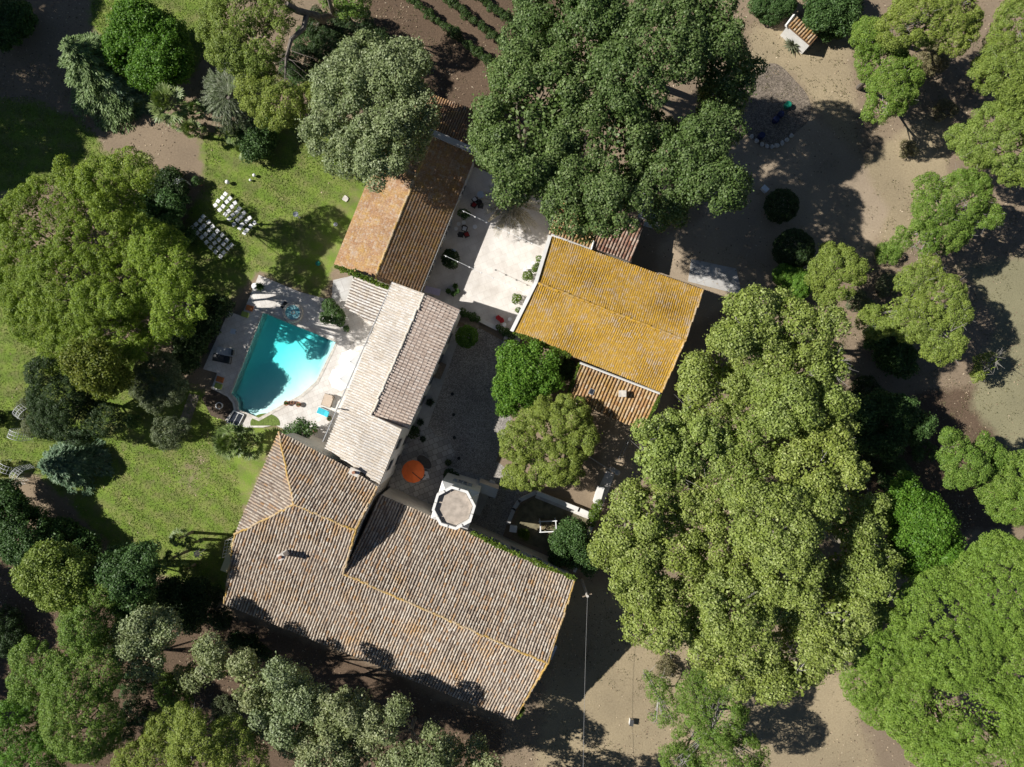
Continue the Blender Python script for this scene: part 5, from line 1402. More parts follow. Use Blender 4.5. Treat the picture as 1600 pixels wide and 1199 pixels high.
# creepers on the eaves
ivy('bright ivy on the lower gable edge of the barn', [T(524, 417, 4.9), T(560, 430, 5.4), T(606, 450, 5.4)], .3, seed=1)
ivy('ivy patches on the north eave of the long wing, right of the tower', [T(738, 832, 5.3), T(790, 858, 5.4), T(860, 888, 5.4), T(898, 904, 5.3)], .38, seed=2, n_per_m=110)
ivy('ivy on the lower left eave of the ochre house', [T(803, 521, 5.0), T(850, 540, 5.0), T(890, 556, 5.0)], .26, seed=3)
ivy('ivy on the right edge of the orange annex', [T(1032, 617, 4.5), T(1018, 645, 4.0), T(1004, 672, 3.5), T(985, 668, 3.5)], .26, seed=4)
ivy('ivy on the left edge of the orange annex', [T(906, 570, 4.5), T(886, 620, 3.6)], .2, seed=5, n_per_m=120)
ivy('clump of bright ivy at the lowest corner of the long wing', [T(800, 1112, 5.3), T(808, 1120, 5.2), T(816, 1106, 5.2)], .45, seed=6, n_per_m=300)
# ground cover: dry weeds and tufts, uncountable
r_ = np.random.default_rng(77)
n = 16000
X = r_.uniform(-52, 52, n); Y = r_.uniform(-40, 40, n)
pxx = X * 16 + 800; pyy = 599.5 - Y * 16
ok = np.ones(n, bool)
for L_ in ([(330, 400), (720, 150), (920, 250), (1130, 440), (1040, 660), (960, 900), (820, 1140), (320, 960)],): ok &= ~in_poly(X, Y, P2(L_))
for L_ in LAWNS: ok &= ~(in_poly(X, Y, P2(L_)) & (r_.uniform(0, 1, n) < .93))
ok &= ~(in_poly(X, Y, P2(DRIVE)) & (r_.uniform(0, 1, n) < .85))
ok &= sines(4, .35, np.stack([X, Y, X * 0], -1)) > -.15
X, Y = X[ok], Y[ok]; n = len(X); k = 7
C = np.stack([X, Y, np.full(n, .05)], -1)[:, None, :] + r_.normal(0, .2, (n, k, 3)) * [1, 1, .35]
C[..., 2] = np.abs(C[..., 2]) + .02
C = C.reshape(-1, 3)
sz = np.repeat(r_.uniform(.5, 1.3, n), k)
o = np_quads('ground_cover', leaf_quads(C, norm(r_.normal(0, .6, C.shape) + [0, 0, .6]), .13 * sz, .06 * sz, r_), M['weed'])
tag(o, 'dry weeds and leaf tufts scattered on the bare soil', kind='stuff')
def field_at(arr, X, Y):
    """value of a ground region map at points"""
    ix = np.clip(np.searchsorted(gx, X) - 1, 0, nx_ - 2); iy = np.clip(np.searchsorted(gy, Y) - 1, 0, ny_ - 2)
    return arr.reshape(ny_, nx_)[iy, ix]
BUILT = [[(330, 430), (410, 425), (560, 290), (650, 190), (760, 240), (900, 330), (1110, 450), (1035, 690), (940, 820), (900, 905), (800, 1135), (340, 955), (380, 810)]]
n = 420000
X = r_.uniform(-54, 20, n); Y = r_.uniform(-28, 40, n)
g_ = field_at(grass, X, Y) + .16 * sines(14, 1.4, np.stack([X, Y, X * 0], -1))
ok = (g_ > .5) & ~in_poly(X, Y, P2(BUILT[0]))
X, Y = X[ok], Y[ok]; n = len(X)
C = np.stack([X, Y, r_.uniform(.015, .05, n)], -1)
sz = r_.uniform(.6, 1.4, n) * (1 + .35 * sines(15, .8, C))
o = np_quads('grass', leaf_quads(C, norm(r_.normal(0, .55, C.shape) + [0, 0, .8]), .15 * sz, .05 * sz, r_), M['grass'])
tag(o, 'short green grass of the lawns', kind='stuff')
n = 150000
X = r_.uniform(-53, 53, n); Y = r_.uniform(-41, 41, n)
w_ = np.clip(.25 + .5 * sines(16, .5, np.stack([X, Y, X * 0], -1)), .05, 1) * (1 - .95 * field_at(grass, X, Y)) * (1 - .6 * field_at(drive, X, Y))
ok = (r_.uniform(0, 1, n) < w_) & ~in_poly(X, Y, P2(BUILT[0]))
X, Y = X[ok], Y[ok]; n = len(X)
C = np.stack([X, Y, r_.uniform(.012, .04, n)], -1); sz = r_.uniform(.5, 1.6, n)
o = np_quads('leaf_litter', leaf_quads(C, norm(r_.normal(0, .35, C.shape) + [0, 0, 1.]), .14 * sz, .08 * sz, r_), M['leaf_litter'])
tag(o, 'fallen leaves and dry stalks on the bare soil', kind='stuff')
# low scrub of the dry ground on the east side
GScr = 'low scrub bushes on the dry ground'
for a, b, rr, h, mm, lab in ((1418, 232, 12, 1.0, 'weed', 'small dry scrub bush between the drive and the upper east pines'), (1475, 172, 14, 1.2, 'weed', 'brownish scrub bush between the two upper east pines'), (1385, 395, 14, 1.2, 'aleppo_green', 'low green scrub at the left foot of the bushy grey topped pine'),
                       (1340, 470, 16, 1.6, 'olive', 'grey scrub right under the round headed yellow green pine'), (1385, 445, 15, 1.4, 'olive', 'grey brush at the bare limbs of the spreading pale pine'), (1340, 715, 22, 2.2, 'dark', 'dark scrub in shade right of the grove, upper'), (1395, 735, 22, 2.0, 'deep', 'dark scrub in shade right of the grove, lower'),
                       (1350, 610, 20, 2.0, 'dark', 'dark scrub in shade between grove and sunk tree'), (1440, 700, 16, 1.8, 'deep', 'dark scrub in shade left of the pale green pine'), (1375, 790, 18, 1.8, 'aleppo_green', 'half lit scrub above the dark half shaded tree'),
                       (1040, 1040, 14, 1.2, 'weed', 'dry scrub at the bottom tip of the grove'), (160, 1000, 18, 2.0, 'dark', 'dark scrub left of the pale silver tree'), (205, 1065, 18, 2.2, 'deep', 'dark scrub between the big green pine and the south row'), (350, 1105, 18, 1.8, 'olive', 'grey green scrub above the bottom pine with bare branches')):
    bush('scrub_bush', lab, 'bush', a, b, rr, h, mm, 'fine', extra=[(a + rr * .8, b + rr * .4, rr * .7), (a - rr * .5, b + rr * .7, rr * .6)], group=GScr)
# vineyard rows
GV = 'vine rows at the top edge'
for i, (x0, y0, x1, y1, lab) in enumerate(((622, -18, 765, 95, 'leftmost vine row, ending at the bare soil'), (680, -18, 812, 86, 'second vine row from the left'), (736, -18, 850, 72, 'third vine row, mostly in shade'), (792, -18, 880, 52, 'fourth vine row, beside the big planes'))):
    a, b = T(x0, y0, 1.1), T(x1, y1, 1.1)
    t = thing('vine_row', tuple(((a + b) / 2)[:2]) + (0,), lab, 'vine row', GV)
    L = np.linalg.norm(b - a); m_ = int(L / .55); mb = MB(); lobs = []
    for q in range(m_):
        p = a + (b - a) * (q + .5) / m_ + r_.normal(0, .06, 3)
        lobs.append((np.array([p[0], p[1], .85 + r_.normal(0, .08)]), .42 * r_.uniform(.75, 1.2), .9))
        if q % 2 == 0: mb.tube([(p[0], p[1], -.1), (p[0], p[1], .8)], [.05, .03], 5)
    mb.build('stem', M['darkbark'], t)
    np_quads('foliage', crown_quads(lobs, 'shrub', 500 + i, 1.1, False), M['vine'], t)
# ------------------------------------------------------------------ pool
pe = P2(POOL)
sp = thing('swimming_pool', tuple(np.mean(pe, axis=0)) + (0,), 'turquoise swimming pool with a sloping white beach corner on the pale terrace', 'pool')
# basin floor: 1.4 m deep, rising to a beach towards the south-east edge
beach = [T(494, 596), T(470, 617), T(440, 633), T(405, 653)]
xs = np.arange(-29, -16, .25); ys = np.arange(-5, 8, .25)
FX, FY = np.meshgrid(xs, ys)
dist = np.full(FX.shape, 1e9)
for a, b in zip(beach[:-1], beach[1:]):
    ab = b - a; t = np.clip(((FX - a[0]) * ab[0] + (FY - a[1]) * ab[1]) / (ab[0] ** 2 + ab[1] ** 2), 0, 1)
    dist = np.minimum(dist, np.hypot(FX - a[0] - t * ab[0], FY - a[1] - t * ab[1]))
ins_ = in_poly(FX, FY, pe)
depth = np.where(ins_, np.clip((dist - .15) * .27, .0, 1.25), np.where(dist < 1.2, 0.0, 1.25))
FZ = .0 - depth
vv = np.stack([FX, FY, FZ], -1).reshape(-1, 3); nxx = len(xs)
ii, jj = np.meshgrid(np.arange(nxx - 1), np.arange(len(ys) - 1)); a = (jj * nxx + ii).ravel()
ff = np.stack([a, a + 1, a + nxx + 1, a + nxx], -1)
cx_, cy_ = vv[ff].mean(1)[:, 0], vv[ff].mean(1)[:, 1]
ff = ff[poly_dist(cx_, cy_, pe) > -.7]
np_mesh('basin_floor', vv, ff, M['lining'], sp)
mb = MB(); k = len(pe)
for i in range(k):
    p, q = pe[i], pe[(i + 1) % k]
    mb.poly([(p[0], p[1], .1), (q[0], q[1], .1), (q[0], q[1], -1.3), (p[0], p[1], -1.3)])
mb.build('basin_wall', M['lining'], sp)
mb = MB(); mb.prism([(p[0], p[1]) for p in pe], -1.6, .03); mb.build('water', M['water'], sp)
def ring(mb, pts, w, z0, z1, closed=True):
    n = len(pts); c = np.mean(pts, axis=0)
    o = []
    for i in range(n):
        p0, p1, p2 = (np.array(pts[(i + d) % n]) for d in (-1, 0, 1))
        d1 = (p1 - p0) / np.linalg.norm(p1 - p0); d2 = (p2 - p1) / np.linalg.norm(p2 - p1)
        nn = np.array([d1[1] + d2[1], -d1[0] - d2[0]]); nn /= np.linalg.norm(nn)
        if in_poly(np.array([p1[0] + nn[0] * .05]), np.array([p1[1] + nn[1] * .05]), pts)[0]: nn = -nn
        o.append(p1 + nn * w)
    for i in range(n):
        m_ = (i + 1) % n
        mb.prism([tuple(pts[i]), tuple(pts[m_]), tuple(o[m_]), tuple(o[i])], z0, z1)
mb = MB(); ring(mb, pe, .32, .05, .145); mb.build('coping', M['stone'], sp)
mb = MB()
for i in range(3):   # wide entry steps along the east side
    A = [T(525 - i * 4.5, 535 - i * 1.8), T(497 - i * 4.5, 593 - i * 1.8), T(497 - (i + 1) * 4.5, 593 - (i + 1) * 1.8), T(525 - (i + 1) * 4.5, 535 - (i + 1) * 1.8)]
    mb.prism([tuple(p[:2]) for p in A], -1.2, -.12 - .22 * i)
mb.build('steps', M['lining'], sp)

c = T(459, 489)
ht = thing('hot_tub', tuple(c), 'round hot tub with pale blue water in a stone ring by the pool', 'hot tub')
mb = MB(); mb.lathe((c[0], c[1], 0), [(.97, .05), (.97, .4), (.93, .46), (.76, .46), (.72, .42), (.72, .14)], 32, False); mb.build('rim', M['stone'], ht)
mb = MB(); mb.lathe((c[0], c[1], 0), [(.74, .13), (.3, .13)], 28, True); mb.build('seat_shell', M['lining'], ht)
mb = MB(); mb.lathe((c[0], c[1], 0), [(.74, .36), (.02, .36)], 28, False); 
w2 = bpy.data.materials.new('spa_water'); w2.use_nodes = True
b_ = w2.node_tree.nodes['Principled BSDF']; b_.inputs['Base Color'].default_value = (.25, .6, .65, 1); b_.inputs['Roughness'].default_value = .1
n_ = noise(w2.node_tree, 2.2, 4); r_q = ramp(w2.node_tree, [(.35, (.12, .42, .48)), (.65, (.38, .7, .72))]); w2.node_tree.links.new(n_.outputs[0], r_q.inputs[0]); w2.node_tree.links.new(r_q.outputs[0], b_.inputs['Base Color'])
bump(w2.node_tree, b_, n_.outputs[0], .04)
mb.build('water', w2, ht)
mb = MB(); mb.lathe((c[0] + .05, c[1], 0), [(.2, .365), (.17, .42), (.12, .375)], 16, False); mb.build('bubbler', M['stone'], ht)
p = T(452, 502); mb = MB(); mb.box((p[0], p[1], .25), (.35, .3, .3), -.4); mb.build('spout_block', M['stone_dark'], ht)
p = T(444.5, 477); mb = MB(); mb.box((p[0], p[1], .17), (.75, .32, .1), .9); tag(mb.build('foot_mat', M['iron'], None, p), 'small black mat beside the hot tub', 'mat')

def parasol(name, label, px, py, h, r, mat, n=8, scallop=False, tilt=0, group=None, side_arm=None):
    c = T(px, py, h)
    t = thing(name, (c[0], c[1], 0), label, 'parasol', group)
    mb = MB()
    apex_ = (c[0], c[1], h + .05); k = n * 3
    rim = []
    for j in range(k):
        a = 2 * math.pi * j / k; rr = r * (1.0 if j % 3 == 0 else (.9 if scallop else .985))
        rim.append((c[0] + rr * math.cos(a), c[1] + rr * math.sin(a), h - .42))
    for j in range(k):
        mb.poly([apex_, rim[j], rim[(j + 1) % k]])
        p, q = rim[j], rim[(j + 1) % k]; mb.poly([p, (p[0], p[1], p[2] - .14), (q[0], q[1], q[2] - .14), q])
    mb.build('canopy', mat, t)
    mb = MB()
    for j in range(n):
        q = rim[j * 3]; mb.tube([(c[0], c[1], h - .02), (q[0], q[1], q[2] - .02)], .012, 4)
    mb.build('ribs', M['iron'], t)
    if side_arm is None:
        mb = MB(); mb.tube([(c[0], c[1], .1), (c[0], c[1], h + .12)], .03, 8); mb.build('pole', M['white_paint'], t)
        mb = MB(); mb.lathe((c[0], c[1], .1), [(.3, 0), (.3, .08), (.06, .12)], 16); mb.build('base', M['stone_dark'], t)
    else:
        s = T(*side_arm)
        mb = MB(); mb.tube([(s[0], s[1], .06), (s[0], s[1], h + .25), (c[0], c[1], h + .12)], .035, 8); mb.build('pole', M['iron'], t)
        mb = MB(); mb.box((s[0], s[1], .1), (.6, .6, .1), .3); mb.build('base', M['stone_dark'], t)
    return t
parasol('parasol', 'white star edged parasol by the house wall, the upper of two', 546, 565, 2.5, 1.18, M['white_canvas'], 8, True, group='white parasols by the pool')
parasol('parasol', 'white star edged parasol by the house wall, the lower of two', 531, 592, 2.4, 1.18, M['white_canvas'], 8, True, group='white parasols by the pool')
parasol('parasol', 'round orange parasol on the shaded flagstone terrace', 644.5, 738, 2.5, 1.08, M['orange_canvas'], 12, side_arm=(664, 744, 0))
# closed grey parasol on the lawn
c = T(318, 858, 0); t = thing('closed_parasol', tuple(c), 'grey white drooping closed parasol on a pole on the lawn beside the slim palms', 'parasol')
mb = MB(); mb.tube([(c[0] + .25, c[1], -.1), (c[0] + .25, c[1], 2.6)], .035, 8); mb.build('pole', M['white_paint'], t)
mb = MB(); rr = []
for j in range(16):
    a = 2 * math.pi * j / 16; r0 = .52 if j % 2 else .24
    rr.append((c[0] + .25 + r0 * math.cos(a), c[1] + r0 * math.sin(a), 1.6 + (.1 if j % 2 else .35)))
for j in range(16): mb.poly([(c[0] + .25, c[1], 2.55), rr[j], rr[(j + 1) % 16]])
mb.build('canopy', M['grey_canvas'], t)

def lounger(label, px, py, ang, frame, fabric, head, L=1.8, W=.68, z=.12, group='sun loungers on the pool terrace'):
    c = T(px, py); ca, sa = math.cos(ang), math.sin(ang)
    t = thing('sun_lounger', (c[0], c[1], z), label, 'sun lounger', group)
    at = lambda u, v: (c[0] + u * ca - v * sa, c[1] + u * sa + v * ca)
    mb = MB()
    for v in (-W / 2, W / 2):
        p = at(0, v); mb.box((p[0], p[1], z + .3), (L, .05, .05), ang)
    for u in (-L / 2, L / 2):
        p = at(u, 0); mb.box((p[0], p[1], z + .3), (.05, W, .05), ang)
    mb.build('frame', frame, t)
    for u in (-L / 2 + .15, L / 2 - .15):
        for v in (-W / 2, W / 2):
            p = at(u, v); mb = MB(); mb.box((p[0], p[1], z + .14), (.05, .05, .28), ang); mb.build('leg', frame, t)
    p = at(-L * .17, 0); mb = MB(); mb.box((p[0], p[1], z + .36), (L * .62, W * .92, .08), ang); mb.build('mattress', fabric, t)
    p = at(L * .31, 0); mb = MB(); mb.box((p[0], p[1], z + .47), (L * .36, W * .92, .08), ang, .45); mb.build('backrest', fabric, t)
    p = at(L * .42, 0); mb = MB(); mb.box((p[0], p[1], z + .62), (.28, W * .8, .09), ang, .45); mb.build('pillow', head, t)
    return t
A0 = math.radians(172)
lounger('grey sun lounger with a dark headrest in a sunny patch west of the pool', 356, 550, math.radians(-8), M['steel'], M['grey_fabric'], M['dark_fabric'])
lounger('shaded dark sun lounger behind the grey one west of the pool', 350, 561, math.radians(-12), M['iron'], M['dark_fabric'], M['dark_fabric'])
lounger('tan cushioned lounger on the white terrace close to the house wall', 514, 626, math.radians(70), M['timber'], M['tan'], M['tan'], 1.15, .95)
lounger('lounger covered by a turquoise towel near the pale house wall', 507, 644, math.radians(-22), M['white_paint'], M['turquoise'], M['turquoise'], 1.2, .62)
for lab, px, py, m_ in (('square orange floor cushion near the north corner of the pool', 391, 482, 'mat_orange'), ('square green floor cushion near the north corner of the pool', 384, 492, 'mat_green'),
                     ('orange floor cushion in the shade at the south west of the pool', 345, 593, 'mat_orange'), ('green floor cushion in the shade at the south west of the pool', 342.5, 603.5, 'mat_green')):
    c = T(px, py); mb = MB(); mb.box((c[0], c[1], .19), (.7, .52, .12), -.3); mb.box((c[0], c[1], .26), (.6, .42, .05), -.3)
    tag(mb.build('floor_cushion', M[m_], None, (c[0], c[1], .12)), lab, 'cushion', 'floor cushions around the pool')
def table(name, label, px, py, r, h, mat, z=0.0, group=None, sq=False, leg='iron', sx=None, ang=0):
    c = T(px, py, h + z); t = thing(name, (c[0], c[1], z), label, 'table', group)
    mb = MB()
    if sx: mb.box((c[0], c[1], z + h - .02), (sx[0], sx[1], .04), ang)
    else: mb.lathe((c[0], c[1], z), [(r * .97, h - .04), (r, h - .03), (r, h - .005), (r * .97, h)], 20)
    mb.build('table_top', mat, t)
    mb = MB(); mb.tube([(c[0], c[1], z), (c[0], c[1], z + h - .03)], .04, 8); mb.lathe((c[0], c[1], z), [(r * .5, 0), (r * .5, .03), (.04, .06)], 14); mb.build('pedestal', M[leg], t)
    return t
table('side_table', 'pale blue square side table in the dappled light west of the pool', 364, 518, .3, .45, M['pale_blue'], .12, sx=(.5, .5), ang=-.2)
table('round_table', 'bluish round table in the shade at the top of the patio', 751, 304, .34, .74, M['pale_blue'], .16)
table('round_table', 'pale round table beside the big dark bush at the barn wall', 708, 394, .3, .74, M['pale_blue'], .16)
GSx = 'white round stools on the patio'
def stool(label, px, py, r=.18, h=.46, z=.16, mat='white_plastic', group=GSx):
    c = T(px, py, h + z); t = thing('round_stool', (c[0], c[1], z), label, 'stool', group)
    mb = MB(); mb.lathe((c[0], c[1], z), [(r * .9, h - .06), (r, h - .04), (r, h - .01), (r * .9, h)], 16); mb.build('seat', M[mat], t)
    for k in range(3):
        a = k * 2.094; mb = MB(); mb.tube([(c[0] + r * .6 * math.cos(a), c[1] + r * .6 * math.sin(a), z + h - .05), (c[0] + r * math.cos(a), c[1] + r * math.sin(a), z)], .015, 5); mb.build('leg', M['steel'], t)
for lab, a, b, r in (('white round stool at the left of three by the barn wall', 716.5, 350, .19), ('white round stool at the right of three by the barn wall', 724.5, 348, .19), ('white round stool lowest of three by the barn wall', 712.5, 357.5, .19),
                  ('white stool standing alone in the middle of the shaded patio', 742, 354.5, .22), ('white stool beside the red chair, upper of two', 796.5, 499, .2), ('white stool beside the red chair, lower of two', 788, 507.5, .2),
                  ('white stool at the big dark bush by the barn wall', 700.5, 390.5, .15), ('white round stool topmost by the white parapet', 833, 411, .17), ('white round stool left of the pair by the white parapet', 820, 421, .17), ('white round stool right of the pair by the white parapet', 827, 417.5, .17), ('white round stool under the yellowish spiky shrub', 812.5, 482, .14)):
    stool(lab, a, b, r)
def armchair(label, px, py, ang, mat, cush, z=.16, group=None, name='armchair', s=1.0):
    c = T(px, py, .5); ca, sa = math.cos(ang), math.sin(ang)
    t = thing(name, (c[0], c[1], z), label, 'chair', group)
    at = lambda u, v: (c[0] + (u * ca - v * sa) * s, c[1] + (u * sa + v * ca) * s)
    mb = MB(); p = at(0, 0); mb.box((p[0], p[1], z + .38), (.5 * s, .52 * s, .07), ang); mb.build('seat', mat, t)
    mb = MB(); p = at(.02, 0); mb.box((p[0], p[1], z + .45), (.38 * s, .36 * s, .07), ang); mb.build('cushion', cush, t)
    mb = MB()
    for k in range(9):
        a = math.radians(90 + k * 22.5); q = at(.26 * math.cos(a) - .0, .28 * math.sin(a)); a2 = math.radians(90 + (k + 1) * 22.5); q2 = at(.26 * math.cos(a2), .28 * math.sin(a2))
        if k < 8: mb.tube([(q[0], q[1], z + .72), (q2[0], q2[1], z + .72)], .035, 5)
        mb.tube([(q[0], q[1], z + .38), (q[0], q[1], z + .72)], .025, 4)
    mb.build('backrest', mat, t)
    for u in (-.2, .2):
        for v in (-.2, .2):
            p = at(u, v); mb = MB(); mb.tube([(p[0], p[1], z), (p[0], p[1], z + .36)], .02, 5); mb.build('leg', mat, t)
GCh = 'dark wicker chairs on the shaded patio'
for lab, a, b, an_, cu in (('dark wicker chair with a pale seat below the bluish round table', 742, 312.5, 2.2, 'white_plastic'), ('dark wicker chair with a red cushion, left in the upper group', 740.5, 321, 1.0, 'cushion_red'), ('dark wicker chair right in the upper group', 749, 318, 3.6, 'dark_fabric'), ('dark wicker chair in the upper group nearest the palm fronds', 751, 322, 4.6, 'dark_fabric'),
                      ('dark wicker chair with a pale seat topmost of the lower three', 726, 357.5, 4.4, 'white_plastic'), ('dark wicker chair left of the lower three', 720, 367, 1.4, 'dark_fabric'), ('dark wicker chair with reddish seat right of the lower three', 729, 367, .4, 'cushion_red')):
    armchair(lab, a, b, an_, M['wicker'], M[cu], group=GCh)
armchair('red metal chair at the lower right corner of the patio, left of a pair', 779, 497, .9, M['red_paint'], M['red_paint'], group='pair of red chairs', s=.85)
armchair('red metal chair at the lower right corner of the patio, right of a pair', 783.5, 501, 3.6, M['red_paint'], M['red_paint'], group='pair of red chairs', s=.85)
# table with lilac cloth under the barn end
c = T(676, 455, .75); t = thing('long_table', (c[0], c[1], .16), 'long table with a lilac cloth tucked between the barn and the pink brown roof', 'table')
mb = MB(); mb.box((c[0], c[1], .9), (1.5, .65, .05), -.25); mb.build('table_top', M['lilac'], t)
for u in (-.6, .6):
    for v in (-.22, .22):
        p = (c[0] + u * math.cos(-.25) - v * math.sin(-.25), c[1] + u * math.sin(-.25) + v * math.cos(-.25)); mb = MB(); mb.box((p[0], p[1], .52), (.05, .05, .72), -.25); mb.build('leg', M['timber'], t)
# string lights
def string_lights(label, p0, p1, sag, nb):
    p0 = np.array(p0); p1 = np.array(p1); mid = (p0 + p1) / 2
    t = thing('string_lights', tuple(mid[:2]) + (0,), label, 'string lights', 'string lights over the patio')
    s = np.linspace(0, 1, 25); pts = p0 + (p1 - p0) * s[:, None] - np.array([0, 0, 1]) * (sag * 4 * s * (1 - s))[:, None]
    mb = MB(); mb.tube([tuple(p) for p in pts], .014, 5); mb.build('cable', M['white_paint'], t)
    for k in range(nb):
        f = (k + .15) / nb; p = p0 + (p1 - p0) * f - np.array([0, 0, 1]) * (sag * 4 * f * (1 - f))
        mb = MB(); mb.ball((p[0], p[1], p[2] - .1), .075, 10); mb.build('bulb', M['globe'], t)
string_lights('upper string of lights from the barn eave across the patio', T(722, 329, 4.2), T(846, 387, 4.2), .12, 7)
string_lights('lower string of lights from the barn eave across the patio', T(694, 399, 4.2), T(822, 458, 4.2), .12, 7)

# ------------------------------------------------------------------ lawn: chairs, lamps, arches
def chair_proto():
    t = thing('garden_chair', (0, 0, 0), 'x', 'chair')
    mb = MB(); mb.lathe((0, 0, 0), [(.17, .425), (.195, .435), (.195, .455), (.17, .47)], 4); 
    for i, v in enumerate(mb.v):
        a = math.pi / 4; mb.v[i] = ((v[0] * math.cos(a) - v[1] * math.sin(a)) * 1.32, (v[0] * math.sin(a) + v[1] * math.cos(a)) * 1.32, v[2])
    mb.build('seat', M['white_plastic'], t)
    mb = MB(); mb.tube([(.17, -.17, .45), (.22, -.17, .86), (.22, .17, .86), (.17, .17, .45)], .014, 5)
    for v in (-.08, 0, .08): mb.tube([(.18, v, .47), (.22, v, .86)], .008, 4)
    mb.build('backrest', M['white_paint'], t)
    for u in (-.16, .16):
        for v in (-.16, .16):
            mb = MB(); mb.tube([(u, v, .43), (u * 1.15, v * 1.15, 0)], .013, 5); mb.build('leg', M['white_paint'], t)
    return t
proto = chair_proto(); kids = list(proto.children); used = False
ordn = ['first', 'second', 'third', 'fourth', 'fifth', 'sixth', 'seventh']
seatn = ['far right', 'inner right', 'inner left', 'far left']
for blk, (ox, oy, ux, uy, vx, vy) in {'sunlit': (352.0, 303.0, 7.5, 7.45, -5.2, 5.7), 'shaded': (318.2, 339.0, 7.3, 7.25, -6.0, 6.0)}.items():
    for i in range(7):
        for j in range(4):
            if used:
                o = proto.copy(); COL.objects.link(o)
                for kd in kids: c2 = kd.copy(); COL.objects.link(c2); c2.parent = o
            else: o = proto; used = True
            c = T(ox + ux * i + vx * j + random.uniform(-.8, .8), oy + uy * i + vy * j + random.uniform(-.8, .8), .45)
            o.location = (c[0], c[1], 0)
            o.rotation_euler = (0, 0, math.radians(-44) + random.uniform(-.25, .25))
            o['label'] = 'white garden chair in the %s block, %s row from the top, %s seat' % (blk, ordn[i], seatn[j])
            o['group'] = 'white chairs in the %s block' % blk
def globe_lamp(label, px, py, r, h, name='globe_lamp', group='white globes on the lawn'):
    c = T(px, py, h); t = thing(name, (c[0], c[1], 0), label, 'lamp', group)
    mb = MB(); mb.ball((c[0], c[1], h), r, 16); mb.build('globe', M['globe'], t, smooth=True)
    mb = MB(); mb.tube([(c[0], c[1], -.05), (c[0], c[1], h - r * .9)], .03, 6); mb.lathe((c[0], c[1], 0), [(r * .5, 0), (r * .5, .03)], 10); mb.build('stem', M['iron'], t)
globe_lamp('large white globe above the sunlit chairs', 355, 284.5, .21, .42)
globe_lamp('white globe on the lawn, upper of the close pair', 397, 274, .17, .3)
globe_lamp('smaller white globe on the lawn, lower of the close pair', 391, 281.5, .13, .24)
c = T(462, 335, .9); t = thing('bird_bath', (c[0], c[1], 0), 'white round dish on a thin stand in the middle of the lawn', 'bird bath')
mb = MB(); mb.lathe((c[0], c[1], .9), [(.05, -.1), (.2, -.06), (.27, .02), (.25, .03), (.05, -.05)], 18); mb.build('dish', M['white_plastic'], t)
mb = MB(); mb.tube([(c[0] + .12, c[1] - .12, -.1), (c[0] + .03, c[1] - .03, .82)], [.09, .04], 8); mb.build('stand', M['white_paint'], t)
for lab, a, b, r, m_, h in (('teal round disc lying in the shade on the lawn', 497, 412, .24, 'barrel_green', .06), ('white round stepping disc at the shade edge of the lawn', 524.5, 351, .2, 'grey_canvas', .06)):
    c = T(a, b); mb = MB(); mb.lathe((c[0], c[1], 0), [(r * .8, 0), (r, .02), (r, h), (r * .7, h + .02)], 18); tag(mb.build('lawn_disc', M[m_], None, c), lab, 'disc')
c = T(540, 311); mb = MB(); mb.prism([(c[0] + r__ * math.cos(a__), c[1] + r__ * math.sin(a__)) for r__, a__ in ((.3, .2), (.27, 1.0), (.34, 1.7), (.26, 2.6), (.35, 3.4), (.25, 4.2), (.33, 4.9), (.28, 5.7))], 0, .12); tag(mb.build('flat_rock', M['stone'], None, c), 'flat pale rock on the lawn left of the barn', 'rock')
# potted topiary
c = T(307, 284, .9); t = thing('potted_topiary', (c[0], c[1], 0), 'small clipped topiary in a pot on the dry path above the chairs', 'topiary')
mb = MB(); mb.lathe((c[0], c[1], 0), [(.16, 0), (.24, .36), (.2, .36)], 14); mb.build('pot', M['terracotta'], t)
np_quads('foliage', crown_quads([(np.array([c[0], c[1], .85]), .42, 1.0)], 'shrub', 71), M['deep'], t)
mb = MB(); mb.tube([(c[0], c[1], .3), (c[0], c[1], .8)], .03, 5); mb.build('stem', M['bark'], t)
# silver garden chairs in the shade
for i, (a, b, lab) in enumerate(((277, 319, 'silver metal armchair in tree shade left of the chairs, upper of two'), (277, 329.5, 'silver metal armchair in tree shade left of the chairs, lower of two'))):
    armchair(lab, a, b, 1.57, M['steel'], M['steel'], 0, 'pair of silver chairs', s=1.3)
def wire_arch(label, px, py, ang, w_=1.5, h=2.2, dep=.7, group='white wire arches on the west lawn', legs=True):
    c = T(px, py); ca, sa = math.cos(ang), math.sin(ang)
    t = thing('garden_arch', tuple(c), label, 'arch', group)
    prof = [(-w_ / 2, 0), (-w_ / 2, h * .4)] + [(-w_ / 2 * math.cos(a), h - w_ / 2 + w_ / 2 * math.sin(a)) for a in np.linspace(0, math.pi, 11)] + [(w_ / 2, h * .4), (w_ / 2, 0)]
    at = lambda u, v, z: (c[0] + u * ca - v * sa, c[1] + u * sa + v * ca, z)
    for v in (-dep / 2, 0, dep / 2):
        mb = MB(); mb.tube([at(u, v, z) for u, z in prof], .022, 5); mb.build('hoop', M['white_paint'], t)
    mb = MB()
    for (u0, z0), (u1, z1) in zip(prof[:-1], prof[1:]):
        m_ = max(1, int(math.hypot(u1 - u0, z1 - z0) / .28))
        for k in range(m_):
            f = k / m_; u = u0 + (u1 - u0) * f; z = z0 + (z1 - z0) * f
            mb.tube([at(u, -dep / 2, z), at(u, dep / 2, z)], .016, 4)
    mb.build('lattice', M['white_paint'], t)
wire_arch('white wire arch half hidden by the grey green bush, topmost on the west lawn', 52, 642, .9)
wire_arch('white wire arch fully in the open on the west lawn, second from the top', 44, 678, -.35)
wire_arch('white wire arch over the small yellow green bush, left frame side', 28, 728, -.45, 1.7)
